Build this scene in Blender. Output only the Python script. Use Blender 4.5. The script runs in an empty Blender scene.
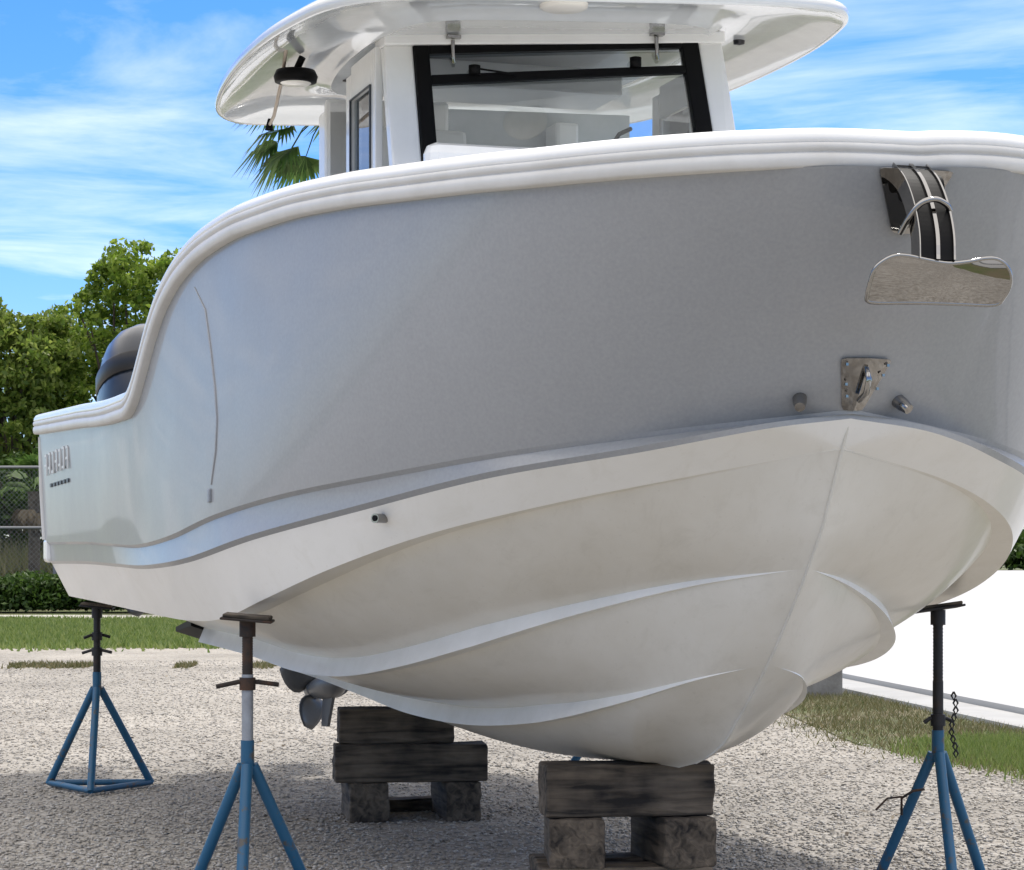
import bpy, bmesh, math, random
import numpy as np
from mathutils import Vector, Matrix
random.seed(7); rng = np.random.default_rng(7)
R = math.radians
scene = bpy.context.scene

# ------------------------------------------------------------------ camera
CAM_H = 1.13
cam_d = bpy.data.cameras.new("camera"); cam = bpy.data.objects.new("camera", cam_d)
scene.collection.objects.link(cam); scene.camera = cam
cam.location = (0, 0, CAM_H); cam.rotation_euler = (R(90), 0, 0)
cam_d.sensor_width = 36.0; cam_d.lens = 2350 * 36 / 1024
cam_d.shift_y = 125 / 1024; cam_d.clip_start = 0.1; cam_d.clip_end = 6000

# ------------------------------------------------------------------ sky, sun, exposure
SUN_EL, SUN_AZ = 63.0, 24.0          # azimuth measured from +Y towards +X
world = bpy.data.worlds.new("World"); scene.world = world; world.use_nodes = True
nt = world.node_tree; nt.nodes.clear()
def N(tree, kind, **kw):
    n = tree.nodes.new(kind)
    for k, v in kw.items(): setattr(n, k, v)
    return n
out = N(nt, "ShaderNodeOutputWorld"); bg = N(nt, "ShaderNodeBackground")
sky = N(nt, "ShaderNodeTexSky"); sky.sky_type = 'NISHITA'; sky.sun_disc = False
sky.sun_elevation = R(SUN_EL); sky.sun_rotation = R(SUN_AZ)
sky.air_density = 1.0; sky.dust_density = 0.3; sky.ozone_density = 3.0
hsv = N(nt, "ShaderNodeHueSaturation"); hsv.inputs['Saturation'].default_value = 1.35
tc = N(nt, "ShaderNodeTexCoord"); sep = N(nt, "ShaderNodeSeparateXYZ")
nt.links.new(tc.outputs['Generated'], sep.inputs[0])
# cloud layer: project the direction on a high plane, stretched into cirrus streaks
zc = N(nt, "ShaderNodeMath", operation='MAXIMUM'); zc.inputs[1].default_value = 0.03
nt.links.new(sep.outputs['Z'], zc.inputs[0])
dx = N(nt, "ShaderNodeMath", operation='DIVIDE'); dy = N(nt, "ShaderNodeMath", operation='DIVIDE')
nt.links.new(sep.outputs['X'], dx.inputs[0]); nt.links.new(zc.outputs[0], dx.inputs[1])
nt.links.new(sep.outputs['Y'], dy.inputs[0]); nt.links.new(zc.outputs[0], dy.inputs[1])
comb = N(nt, "ShaderNodeCombineXYZ"); nt.links.new(dx.outputs[0], comb.inputs[0]); nt.links.new(dy.outputs[0], comb.inputs[1])
mp = N(nt, "ShaderNodeMapping"); mp.inputs['Scale'].default_value = (0.9, 0.85, 1); mp.inputs['Location'].default_value = (2.35, 1.3, 0)
mp.inputs['Rotation'].default_value = (0, 0, R(8))
nt.links.new(comb.outputs[0], mp.inputs[0])
ns = N(nt, "ShaderNodeTexNoise"); ns.inputs['Scale'].default_value = 1.0; ns.inputs['Detail'].default_value = 9; ns.inputs['Roughness'].default_value = 0.58; ns.inputs['Distortion'].default_value = 0.5
nt.links.new(mp.outputs[0], ns.inputs[0])
cr = N(nt, "ShaderNodeValToRGB"); cr.color_ramp.elements[0].position = 0.44; cr.color_ramp.elements[0].color = (0, 0, 0, 1)
cr.color_ramp.elements[1].position = 0.78; cr.color_ramp.elements[1].color = (0.42, 0.42, 0.42, 1)
nt.links.new(ns.outputs['Fac'], cr.inputs[0])
mx = N(nt, "ShaderNodeMix", data_type='RGBA')
mx.inputs[7].default_value = (8.3, 7.9, 7.35, 1)
tint = N(nt, "ShaderNodeMix", data_type='RGBA', blend_type='MULTIPLY'); tint.inputs[0].default_value = 1.0
tint.inputs[7].default_value = (0.41, 0.50, 0.70, 1)
nt.links.new(sky.outputs[0], hsv.inputs['Color']); nt.links.new(hsv.outputs[0], tint.inputs[6])
ov = N(nt, "ShaderNodeMapRange"); ov.inputs[1].default_value = 0.26; ov.inputs[2].default_value = 0.55; ov.inputs[3].default_value = 0; ov.inputs[4].default_value = 0.88   # unseen white cloud cover overhead, added as neutral fill light
nt.links.new(sep.outputs['Z'], ov.inputs[0])
cm = N(nt, "ShaderNodeMath", operation='MAXIMUM'); nt.links.new(cr.outputs[0], cm.inputs[0]); nt.links.new(ov.outputs[0], cm.inputs[1])
nt.links.new(tint.outputs[2], mx.inputs[6]); nt.links.new(cm.outputs[0], mx.inputs[0])
nt.links.new(mx.outputs[2], bg.inputs[0]); nt.links.new(bg.outputs[0], out.inputs[0])
bg.inputs[1].default_value = 0.15

sun_d = bpy.data.lights.new("sun", 'SUN'); sun = bpy.data.objects.new("sun", sun_d); scene.collection.objects.link(sun)
sun_d.energy = 1.5; sun_d.angle = R(5.0); sun_d.color = (1.0, 0.96, 0.9)
sd = Vector((math.sin(R(SUN_AZ)) * math.cos(R(SUN_EL)), math.cos(R(SUN_AZ)) * math.cos(R(SUN_EL)), math.sin(R(SUN_EL))))
sun.rotation_euler = sd.to_track_quat('Z', 'Y').to_euler(); sun.location = (0, 0, 30)
vs = scene.view_settings; vs.view_transform = 'Standard'; vs.look = 'None'; vs.gamma = 1; vs.exposure = 0.80; vs.use_curve_mapping = False
scene.cycles.max_bounces = 8; scene.cycles.transparent_max_bounces = 12; scene.cycles.caustics_reflective = False; scene.cycles.caustics_refractive = False

# ------------------------------------------------------------------ materials
def mat(name, col, rough=0.5, metal=0.0, coat=0.0, noise=None, bump=None, spec=0.5, coat_rough=0.05):
    """noise=(scale, colour2, lo, hi[, detail]); bump=(scale, strength, distance)"""
    m = bpy.data.materials.new(name); m.use_nodes = True; t = m.node_tree; p = t.nodes['Principled BSDF']
    p.inputs['Base Color'].default_value = (*col, 1); p.inputs['Roughness'].default_value = rough
    p.inputs['Metallic'].default_value = metal; p.inputs['Coat Weight'].default_value = coat
    p.inputs['Coat Roughness'].default_value = coat_rough; p.inputs['Specular IOR Level'].default_value = spec
    tc = N(t, "ShaderNodeTexCoord")
    if noise:
        n = N(t, "ShaderNodeTexNoise"); n.inputs['Scale'].default_value = noise[0]; n.inputs['Detail'].default_value = noise[4] if len(noise) > 4 else 6
        n.inputs['Roughness'].default_value = 0.65
        t.links.new(tc.outputs['Object'], n.inputs[0])
        r = N(t, "ShaderNodeMapRange"); r.inputs[1].default_value = noise[2]; r.inputs[2].default_value = noise[3]
        t.links.new(n.outputs['Fac'], r.inputs[0])
        x = N(t, "ShaderNodeMix", data_type='RGBA'); x.inputs[6].default_value = (*col, 1); x.inputs[7].default_value = (*noise[1], 1)
        t.links.new(r.outputs[0], x.inputs[0]); t.links.new(x.outputs[2], p.inputs['Base Color'])
    if bump:
        n = N(t, "ShaderNodeTexNoise"); n.inputs['Scale'].default_value = bump[0]; n.inputs['Detail'].default_value = 5
        t.links.new(tc.outputs['Object'], n.inputs[0])
        b = N(t, "ShaderNodeBump"); b.inputs['Strength'].default_value = bump[1]; b.inputs['Distance'].default_value = bump[2]
        t.links.new(n.outputs['Fac'], b.inputs['Height']); t.links.new(b.outputs[0], p.inputs['Normal'])
    return m

def hull_grey():
    m = mat("grey_gelcoat", (0.25, 0.265, 0.285), 0.38, 0.0, 0.38, coat_rough=0.05)
    t = m.node_tree; p = t.nodes['Principled BSDF']; tc = t.nodes['Texture Coordinate']
    n = N(t, "ShaderNodeTexNoise"); n.inputs['Scale'].default_value = 1.6; n.inputs['Detail'].default_value = 8; n.inputs['Roughness'].default_value = 0.7
    f = N(t, "ShaderNodeTexNoise"); f.inputs['Scale'].default_value = 95; f.inputs['Detail'].default_value = 3
    s = N(t, "ShaderNodeMapping"); s.inputs['Scale'].default_value = (7, 7, 0.5)      # faint vertical run marks
    k = N(t, "ShaderNodeTexNoise"); k.inputs['Scale'].default_value = 2.2; k.inputs['Detail'].default_value = 5
    t.links.new(tc.outputs['Object'], n.inputs[0]); t.links.new(tc.outputs['Object'], f.inputs[0]); t.links.new(tc.outputs['Object'], s.inputs[0]); t.links.new(s.outputs[0], k.inputs[0])
    a = N(t, "ShaderNodeMath", operation='MULTIPLY_ADD'); a.inputs[1].default_value = 0.25; t.links.new(n.outputs['Fac'], a.inputs[0])
    a2 = N(t, "ShaderNodeMath", operation='MULTIPLY_ADD'); a2.inputs[1].default_value = 0.55; t.links.new(f.outputs['Fac'], a2.inputs[0]); t.links.new(a.outputs[0], a2.inputs[2])
    kk = N(t, 'ShaderNodeMath', operation='MULTIPLY_ADD'); kk.inputs[1].default_value = .12; kk.inputs[2].default_value = .34; t.links.new(k.outputs['Fac'], kk.inputs[0]); t.links.new(kk.outputs[0], a.inputs[2])
    r = N(t, "ShaderNodeMapRange"); r.inputs[1].default_value = 0.6; r.inputs[2].default_value = 0.95; t.links.new(a2.outputs[0], r.inputs[0])
    x = N(t, "ShaderNodeMix", data_type='RGBA'); x.inputs[6].default_value = (0.268, 0.278, 0.292, 1); x.inputs[7].default_value = (0.318, 0.328, 0.342, 1)
    t.links.new(r.outputs[0], x.inputs[0]); t.links.new(x.outputs[2], p.inputs['Base Color'])
    rr = N(t, "ShaderNodeMapRange"); rr.inputs[1].default_value = 0.3; rr.inputs[2].default_value = 0.7; rr.inputs[3].default_value = 0.34; rr.inputs[4].default_value = 0.5
    t.links.new(n.outputs['Fac'], rr.inputs[0]); t.links.new(rr.outputs[0], p.inputs['Roughness'])
    b = N(t, "ShaderNodeBump"); b.inputs['Strength'].default_value = 0.05; b.inputs['Distance'].default_value = 0.05
    t.links.new(n.outputs['Fac'], b.inputs['Height']); t.links.new(b.outputs[0], p.inputs['Normal'])
    return m

M = {}
M['grey'] = hull_grey()
M['white_side'] = mat("white_gelcoat_band", (0.82, 0.81, 0.78), 0.35, 0, 0.3, noise=(2.5, (0.75, 0.74, 0.70), 0.35, 0.75), bump=(1.5, 0.03, 0.05))
M['bottom'] = mat("white_bottom_gelcoat", (0.72, 0.70, 0.645), 0.34, 0, 0.35, noise=(4.5, (0.66, 0.635, 0.57), 0.35, 0.7, 10), bump=(90, 0.03, 0.004), coat_rough=0.12)
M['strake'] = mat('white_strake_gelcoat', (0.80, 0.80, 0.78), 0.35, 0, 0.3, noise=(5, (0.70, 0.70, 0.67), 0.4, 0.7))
M['keel'] = mat('greyed_keel_gelcoat', (0.68, 0.665, 0.615), 0.4, noise=(9, (0.60, 0.585, 0.53), 0.4, 0.7))
def grime(m, c, amt):
    t = m.node_tree; p = t.nodes['Principled BSDF']; tc = t.nodes['Texture Coordinate']; lk = p.inputs['Base Color'].links[0].from_socket
    mp = N(t, "ShaderNodeMapping"); mp.inputs['Scale'].default_value = (1.0, 2.2, 1.4)
    a = N(t, "ShaderNodeTexNoise"); a.inputs['Scale'].default_value = 5.5; a.inputs['Detail'].default_value = 12; a.inputs['Roughness'].default_value = .75; a.inputs['Distortion'].default_value = .6
    b = N(t, "ShaderNodeTexNoise"); b.inputs['Scale'].default_value = 70; b.inputs['Detail'].default_value = 3
    t.links.new(tc.outputs['Object'], mp.inputs[0]); t.links.new(mp.outputs[0], a.inputs[0]); t.links.new(tc.outputs['Object'], b.inputs[0])
    r = N(t, "ShaderNodeMapRange"); r.inputs[1].default_value = .52; r.inputs[2].default_value = .72; r.inputs[4].default_value = amt; t.links.new(a.outputs['Fac'], r.inputs[0])
    q = N(t, "ShaderNodeMapRange"); q.inputs[1].default_value = .66; q.inputs[2].default_value = .74; q.inputs[4].default_value = amt * .7; t.links.new(b.outputs['Fac'], q.inputs[0])
    ad = N(t, "ShaderNodeMath", operation='MAXIMUM'); t.links.new(r.outputs[0], ad.inputs[0]); t.links.new(q.outputs[0], ad.inputs[1])
    x = N(t, "ShaderNodeMix", data_type='RGBA'); x.inputs[7].default_value = (*c, 1); t.links.new(ad.outputs[0], x.inputs[0]); t.links.new(lk, x.inputs[6]); t.links.new(x.outputs[2], p.inputs['Base Color'])
grime(M['bottom'], (.48, .455, .39), .30); grime(M['white_side'], (.62, .59, .52), .30)
M['white'] = mat("white_gelcoat", (0.80, 0.80, 0.79), 0.25, 0, 0.4, noise=(3, (0.74, 0.74, 0.73), 0.4, 0.7))
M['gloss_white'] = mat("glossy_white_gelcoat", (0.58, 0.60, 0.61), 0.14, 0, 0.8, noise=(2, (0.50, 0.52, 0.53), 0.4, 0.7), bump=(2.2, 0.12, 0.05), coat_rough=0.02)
M['rail'] = mat("rub_rail_vinyl", (0.62, 0.615, 0.60), 0.45, 0, 0.1, noise=(6, (0.54, 0.53, 0.505), 0.4, 0.75))
M['curtain'] = mat('grey_clear_curtain', (0.42, 0.46, 0.48), 0.2, 0, 0.5, noise=(4, (0.5, 0.53, 0.55), 0.4, 0.65))
M['steel'] = mat("polished_stainless", (0.30, 0.295, 0.29), 0.03, 1.0)
M['dark_steel'] = mat("dark_metal", (0.03, 0.03, 0.032), 0.3, 0.6)
M['black'] = mat("black_rubber", (0.004, 0.004, 0.0045), 0.5, spec=0.12)
M['cowl'] = mat("dark_blue_cowl", (0.012, 0.017, 0.027), 0.3, 0.0, 0.25)
M['cowl_band'] = mat("black_cowl_band", (0.006, 0.006, 0.008), 0.4)
M['leg_grey'] = mat("engine_grey_paint", (0.05, 0.056, 0.066), 0.5, 0, 0.1, noise=(12, (0.035, 0.04, 0.048), 0.4, 0.7))
M['blue'] = mat("blue_stand_paint", (0.008, 0.085, 0.175), 0.5, 0, 0.05, noise=(17, (0.075, 0.066, 0.056), 0.56, 0.63, 9), bump=(60, 0.15, 0.003))
M['rust'] = mat("rusty_steel", (0.03, 0.024, 0.021), 0.75, 0.2, noise=(22, (0.10, 0.045, 0.022), 0.45, 0.75, 8), bump=(80, 0.3, 0.003))
M['dark_rod'] = mat("dark_greased_steel", (0.022, 0.022, 0.024), 0.55, 0.4, noise=(25, (0.05, 0.03, 0.02), 0.5, 0.8, 8), bump=(80, 0.3, 0.003))
M['galv'] = mat("bare_galvanised_pipe", (0.33, 0.35, 0.38), 0.5, 0.4, noise=(18, (0.24, 0.25, 0.27), 0.4, 0.7), bump=(60, 0.1, 0.002))
M['cord'] = mat("tan_cord", (0.45, 0.38, 0.31), 0.8)
M['lens'] = mat("frosted_lens", (0.75, 0.72, 0.66), 0.25)
M['bark'] = mat("bark", (0.11, 0.085, 0.062), 0.9, noise=(9, (0.055, 0.044, 0.034), 0.35, 0.65), bump=(14, 0.8, 0.03))
M['palm_bark'] = mat("palm_bark", (0.115, 0.10, 0.082), 0.9, noise=(7, (0.05, 0.042, 0.034), 0.35, 0.65), bump=(12, 0.9, 0.05))
M['fence'] = mat("galvanised_fence", (0.20, 0.205, 0.21), 0.5, 0.4)
M['conc_post'] = mat("grey_weathered_concrete", (0.23, 0.225, 0.215), 0.9, noise=(12, (0.15, 0.145, 0.135), 0.35, 0.7, 9), bump=(60, 0.3, 0.006))

def timber_mat():
    m = mat("weathered_timber", (0.05, 0.043, 0.034), 0.85)
    t = m.node_tree; p = t.nodes['Principled BSDF']; tc = t.nodes['Texture Coordinate']
    mp = N(t, "ShaderNodeMapping"); mp.inputs['Scale'].default_value = (2.2, 24, 24)
    n = N(t, "ShaderNodeTexNoise"); n.inputs['Scale'].default_value = 1.5; n.inputs['Detail'].default_value = 8; n.inputs['Distortion'].default_value = 0.8
    oi = N(t, "ShaderNodeObjectInfo"); va = N(t, "ShaderNodeVectorMath", operation='ADD')
    sc = N(t, "ShaderNodeMath", operation='MULTIPLY'); sc.inputs[1].default_value = 40; t.links.new(oi.outputs['Random'], sc.inputs[0])
    t.links.new(tc.outputs['Object'], va.inputs[0]); t.links.new(sc.outputs[0], va.inputs[1])
    t.links.new(va.outputs[0], mp.inputs[0]); t.links.new(mp.outputs[0], n.inputs[0])
    n2 = N(t, "ShaderNodeTexNoise"); n2.inputs['Scale'].default_value = 7; n2.inputs['Detail'].default_value = 4; t.links.new(va.outputs[0], n2.inputs[0])
    cr = N(t, "ShaderNodeValToRGB"); e = cr.color_ramp.elements
    e[0].position = 0.33; e[0].color = (0.014, 0.011, 0.009, 1); e[1].position = 0.72; e[1].color = (0.175, 0.138, 0.10, 1)
    md = N(t, "ShaderNodeMath", operation='MULTIPLY_ADD'); md.inputs[1].default_value = 0.7; md.inputs[2].default_value = -0.22; t.links.new(n2.outputs['Fac'], md.inputs[0])
    ad = N(t, "ShaderNodeMath", operation='MULTIPLY_ADD'); ad.inputs[1].default_value = 0.75; t.links.new(n.outputs['Fac'], ad.inputs[0]); t.links.new(md.outputs[0], ad.inputs[2])
    t.links.new(ad.outputs[0], cr.inputs[0]); t.links.new(cr.outputs[0], p.inputs['Base Color'])
    b = N(t, "ShaderNodeBump"); b.inputs['Strength'].default_value = 0.6; b.inputs['Distance'].default_value = 0.01
    t.links.new(n.outputs['Fac'], b.inputs['Height']); t.links.new(b.outputs[0], p.inputs['Normal'])
    return m
M['timber'] = timber_mat()

def glass_mat():
    m = bpy.data.materials.new("window_glass"); m.use_nodes = True; t = m.node_tree; t.nodes.clear()
    o = N(t, "ShaderNodeOutputMaterial"); mixs = N(t, "ShaderNodeMixShader")
    tr = N(t, "ShaderNodeBsdfTransparent"); tr.inputs[0].default_value = (0.80, 0.85, 0.86, 1)
    gl = N(t, "ShaderNodeBsdfGlossy"); gl.inputs['Roughness'].default_value = 0.02
    fr = N(t, "ShaderNodeFresnel"); fr.inputs[0].default_value = 1.7
    ad = N(t, "ShaderNodeMath", operation='ADD'); ad.inputs[1].default_value = 0.17
    t.links.new(fr.outputs[0], ad.inputs[0]); t.links.new(ad.outputs[0], mixs.inputs[0])
    t.links.new(tr.outputs[0], mixs.inputs[1]); t.links.new(gl.outputs[0], mixs.inputs[2]); t.links.new(mixs.outputs[0], o.inputs[0])
    return m
M['glass'] = glass_mat()

def leaf_mat(name, c1, c2, c3, trans=0.35):
    m = bpy.data.materials.new(name); m.use_nodes = True; t = m.node_tree; p = t.nodes['Principled BSDF']; o = t.nodes['Material Output']
    p.inputs['Roughness'].default_value = 0.5; p.inputs['Specular IOR Level'].default_value = 0.35
    g = N(t, "ShaderNodeNewGeometry"); cr = N(t, "ShaderNodeValToRGB"); e = cr.color_ramp.elements
    e[0].color = (*c1, 1); e[1].color = (*c3, 1); k = e.new(0.5); k.color = (*c2, 1)
    t.links.new(g.outputs['Random Per Island'], cr.inputs[0]); t.links.new(cr.outputs[0], p.inputs['Base Color'])
    tl = N(t, "ShaderNodeBsdfTranslucent"); t.links.new(cr.outputs[0], tl.inputs[0])
    ms = N(t, "ShaderNodeMixShader"); ms.inputs[0].default_value = trans
    t.links.new(p.outputs[0], ms.inputs[1]); t.links.new(tl.outputs[0], ms.inputs[2]); t.links.new(ms.outputs[0], o.inputs[0])
    return m
M['leaf'] = leaf_mat("broad_leaves", (0.085, 0.155, 0.018), (0.19, 0.285, 0.036), (0.32, 0.41, 0.075), .58)
M['leaf2'] = leaf_mat("dark_leaves", (0.085, 0.145, 0.022), (0.17, 0.245, 0.042), (0.29, 0.35, 0.08), .58)
M['hedge'] = leaf_mat("hedge_leaves", (0.02, 0.05, 0.008), (0.045, 0.09, 0.014), (0.08, 0.14, 0.025))
M['palm'] = leaf_mat("palm_leaves", (0.045, 0.10, 0.022), (0.09, 0.165, 0.035), (0.15, 0.23, 0.06), .5)
M['dead'] = leaf_mat("dead_fronds", (0.10, 0.075, 0.045), (0.16, 0.125, 0.08), (0.22, 0.18, 0.12))
M['grass'] = leaf_mat("green_grass", (0.10, 0.155, 0.035), (0.17, 0.235, 0.055), (0.26, 0.30, 0.10), 0.35)
M['drygrass'] = leaf_mat("dry_grass", (0.075, 0.095, 0.03), (0.15, 0.14, 0.06), (0.23, 0.195, 0.11), 0.3)
M['tallgrass'] = leaf_mat('tall_dry_grass', (0.10, 0.125, 0.05), (0.17, 0.18, 0.085), (0.25, 0.23, 0.14), 0.4)
M['stone'] = leaf_mat("limestone_chips", (0.30, 0.272, 0.235), (0.37, 0.342, 0.302), (0.47, 0.445, 0.405), 0.0)
for _n in M['stone'].node_tree.nodes:
    if _n.type == 'VALTORGB':
        _e = _n.color_ramp.elements.new(0.03); _e.color = (0.30, 0.272, 0.235, 1); _n.color_ramp.elements[0].color = (0.07, 0.058, 0.045, 1)

def vary(m, sc, lo, hi):
    t = m.node_tree; tc = N(t, "ShaderNodeTexCoord"); n = N(t, "ShaderNodeTexNoise"); n.inputs['Scale'].default_value = sc; n.inputs['Detail'].default_value = 6
    r = N(t, "ShaderNodeMapRange"); r.inputs[1].default_value = .35; r.inputs[2].default_value = .65; r.inputs[3].default_value = lo; r.inputs[4].default_value = hi
    p = t.nodes['Principled BSDF']; lk = p.inputs['Base Color'].links[0].from_socket; x = N(t, "ShaderNodeMix", data_type='RGBA', blend_type='MULTIPLY'); x.inputs[0].default_value = 1
    t.links.new(tc.outputs['Object'], n.inputs[0]); t.links.new(n.outputs['Fac'], r.inputs[0]); t.links.new(lk, x.inputs[6]); t.links.new(r.outputs[0], x.inputs[7]); t.links.new(x.outputs[2], p.inputs['Base Color'])
vary(M['stone'], 1.1, .82, 1.12)
def gravel_mat():
    m = mat("limestone_gravel", (0.4, 0.38, 0.35), 0.95, spec=0.2); t = m.node_tree; p = t.nodes['Principled BSDF']; tc = t.nodes['Texture Coordinate']
    v = N(t, "ShaderNodeTexVoronoi"); v.inputs['Scale'].default_value = 38; t.links.new(tc.outputs['Object'], v.inputs[0])
    w = N(t, "ShaderNodeTexVoronoi"); w.inputs['Scale'].default_value = 13; w.inputs['Randomness'].default_value = 1; t.links.new(tc.outputs['Object'], w.inputs[0])
    n = N(t, "ShaderNodeTexNoise"); n.inputs['Scale'].default_value = 0.6; n.inputs['Detail'].default_value = 8; t.links.new(tc.outputs['Object'], n.inputs[0])
    sp = N(t, "ShaderNodeSeparateColor"); t.links.new(v.outputs['Color'], sp.inputs[0])
    cr = N(t, "ShaderNodeValToRGB"); e = cr.color_ramp.elements; e[0].position = 0; e[0].color = (0.29, 0.262, 0.226, 1); e[1].position = 1; e[1].color = (0.45, 0.425, 0.385, 1)
    k = e.new(0.35); k.color = (0.34, 0.315, 0.28, 1)
    t.links.new(sp.outputs[0], cr.inputs[0])
    mr = N(t, "ShaderNodeMapRange"); mr.inputs[1].default_value = 0.35; mr.inputs[2].default_value = 0.7; mr.inputs[3].default_value = 0.80; mr.inputs[4].default_value = 1.12
    t.links.new(n.outputs['Fac'], mr.inputs[0])
    x = N(t, "ShaderNodeMix", data_type='RGBA', blend_type='MULTIPLY'); x.inputs[0].default_value = 1
    t.links.new(cr.outputs[0], x.inputs[6]); t.links.new(mr.outputs[0], x.inputs[7]); t.links.new(x.outputs[2], p.inputs['Base Color'])
    ad = N(t, "ShaderNodeMath", operation='ADD'); t.links.new(v.outputs['Distance'], ad.inputs[0]); t.links.new(w.outputs['Distance'], ad.inputs[1])
    b = N(t, "ShaderNodeBump"); b.inputs['Strength'].default_value = 0.9; b.inputs['Distance'].default_value = 0.02; b.invert = True
    t.links.new(ad.outputs[0], b.inputs['Height']); t.links.new(b.outputs[0], p.inputs['Normal'])
    return m
M['gravel'] = gravel_mat()
M['path'] = mat("pale_gravel_path", (0.46, 0.44, 0.40), 0.95, noise=(1.4, (0.36, 0.34, 0.30), 0.4, 0.65, 9))
M['field'] = mat("grass_field", (0.075, 0.105, 0.03), 0.95, noise=(0.35, (0.15, 0.135, 0.07), 0.4, 0.65, 9))
M['turf'] = mat("turf_soil", (0.095, 0.115, 0.04), 0.95, noise=(1.2, (0.15, 0.125, 0.075), 0.42, 0.62, 9), bump=(30, 0.5, 0.03))
M['slab'] = mat("white_concrete", (0.45, 0.45, 0.445), 0.7, noise=(0.25, (0.38, 0.38, 0.375), 0.35, 0.65, 9))
M['gutter'] = mat("grey_concrete_gutter", (0.38, 0.38, 0.375), 0.85, noise=(1.5, (0.31, 0.31, 0.305), 0.35, 0.65, 9))

# ------------------------------------------------------------------ helpers
col = scene.collection
class MB:
    def __init__(s): s.v = []; s.f = []; s.sm = []
    def add(s, vs, fs, smooth=False):
        o = len(s.v); s.v += [tuple(map(float, p)) for p in vs]
        s.f += [tuple(i + o for i in f) for f in fs]; s.sm += [smooth] * len(fs); return s
    def grid(s, G, smooth=True, closed=False):
        G = np.asarray(G); n, m = G.shape[:2]; fs = []
        for i in range(n - 1):
            for j in range(m if closed else m - 1):
                k = (j + 1) % m; fs.append((i * m + j, i * m + k, (i + 1) * m + k, (i + 1) * m + j))
        return s.add(G.reshape(-1, 3), fs, smooth)
    def box(s, c, d, rot=None):
        x, y, z = [k / 2 for k in d]
        P = [Vector(p) for p in ((-x,-y,-z),(x,-y,-z),(x,y,-z),(-x,y,-z),(-x,-y,z),(x,-y,z),(x,y,z),(-x,y,z))]
        if rot: P = [rot @ p for p in P]
        return s.add([p + Vector(c) for p in P], [(3,2,1,0),(4,5,6,7),(0,1,5,4),(1,2,6,5),(2,3,7,6),(3,0,4,7)])
    def hexa(s, P):  # 8 points bottom ring 0-3, top ring 4-7
        return s.add(P, [(3,2,1,0),(4,5,6,7),(0,1,5,4),(1,2,6,5),(2,3,7,6),(3,0,4,7)])
    def tube(s, path, r, n=10, cap=True, smooth=True):
        path = [Vector(p) for p in path]; r = [r] * len(path) if not hasattr(r, '__len__') else r
        up = Vector((0.13, 0.21, 0.97)); rings = []
        for i, p in enumerate(path):
            T = (path[min(i + 1, len(path) - 1)] - path[max(i - 1, 0)]).normalized()
            if abs(T.dot(up)) > 0.95: up = Vector((0.97, 0.2, 0.1))
            a = T.cross(up).normalized(); b = T.cross(a).normalized()
            rings.append([p + r[i] * (math.cos(2 * math.pi * k / n) * a + math.sin(2 * math.pi * k / n) * b) for k in range(n)])
        s.grid([[tuple(q) for q in ring] for ring in rings], smooth, True)
        if cap:
            s.add(rings[0], [tuple(range(n))]); s.add(rings[-1], [tuple(range(n))[::-1]])
        return s
    def lathe(s, prof, n=24, axis=(0, 0, 0), smooth=True):
        G = [[(axis[0] + r * math.cos(2 * math.pi * k / n), axis[1] + r * math.sin(2 * math.pi * k / n), axis[2] + z) for k in range(n)] for r, z in prof]
        return s.grid(G, smooth, True)
    def prism(s, outline, a, b, smooth=False):  # outline: list of points, extruded by vector b-a
        n = len(outline); A = [Vector(p) + Vector(a) for p in outline]; B = [Vector(p) + Vector(b) for p in outline]
        s.add(A, [tuple(range(n))[::-1]]); s.add(B, [tuple(range(n))])
        return s.add(A + B, [(i, (i + 1) % n, n + (i + 1) % n, n + i) for i in range(n)], smooth)
    def build(s, name, m, parent=None, bevel=0, subs=1):
        me = bpy.data.meshes.new(name); me.from_pydata(s.v, [], s.f); me.polygons.foreach_set('use_smooth', s.sm)
        me.materials.append(m); me.update()
        o = bpy.data.objects.new(name, me); col.objects.link(o)
        if parent: o.parent = parent
        if bevel:
            b = o.modifiers.new('bevel', 'BEVEL'); b.width = bevel; b.segments = 2; b.limit_method = 'ANGLE'; b.angle_limit = R(40)
        return o
def quads_mesh(name, Q, m, parent=None, ncorner=4):
    """Q: (n, ncorner, 3) array of loose faces"""
    Q = np.asarray(Q, np.float32); n = len(Q); me = bpy.data.meshes.new(name)
    me.vertices.add(n * ncorner); me.vertices.foreach_set('co', Q.reshape(-1))
    me.loops.add(n * ncorner); me.loops.foreach_set('vertex_index', np.arange(n * ncorner, dtype=np.int32))
    me.polygons.add(n); me.polygons.foreach_set('loop_start', np.arange(0, n * ncorner, ncorner, dtype=np.int32))
    me.update(calc_edges=True); me.materials.append(m)
    o = bpy.data.objects.new(name, me); col.objects.link(o)
    if parent: o.parent = parent
    return o
def empty(name, loc=(0, 0, 0), rz=0):
    o = bpy.data.objects.new(name, None); col.objects.link(o); o.location = loc; o.rotation_euler = (0, 0, rz); o.empty_display_size = 0.2; return o
def tag(o, label, cat, group=None, kind=None):
    o['label'] = label; o['category'] = cat
    if group: o['group'] = group
    if kind: o['kind'] = kind
    return o
def struct(o): o['kind'] = 'structure'; return o
def flat(name, pts, z, m):
    return MB().add([(x, y, z) for x, y in pts], [tuple(range(len(pts)))]).build(name, m)

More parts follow.
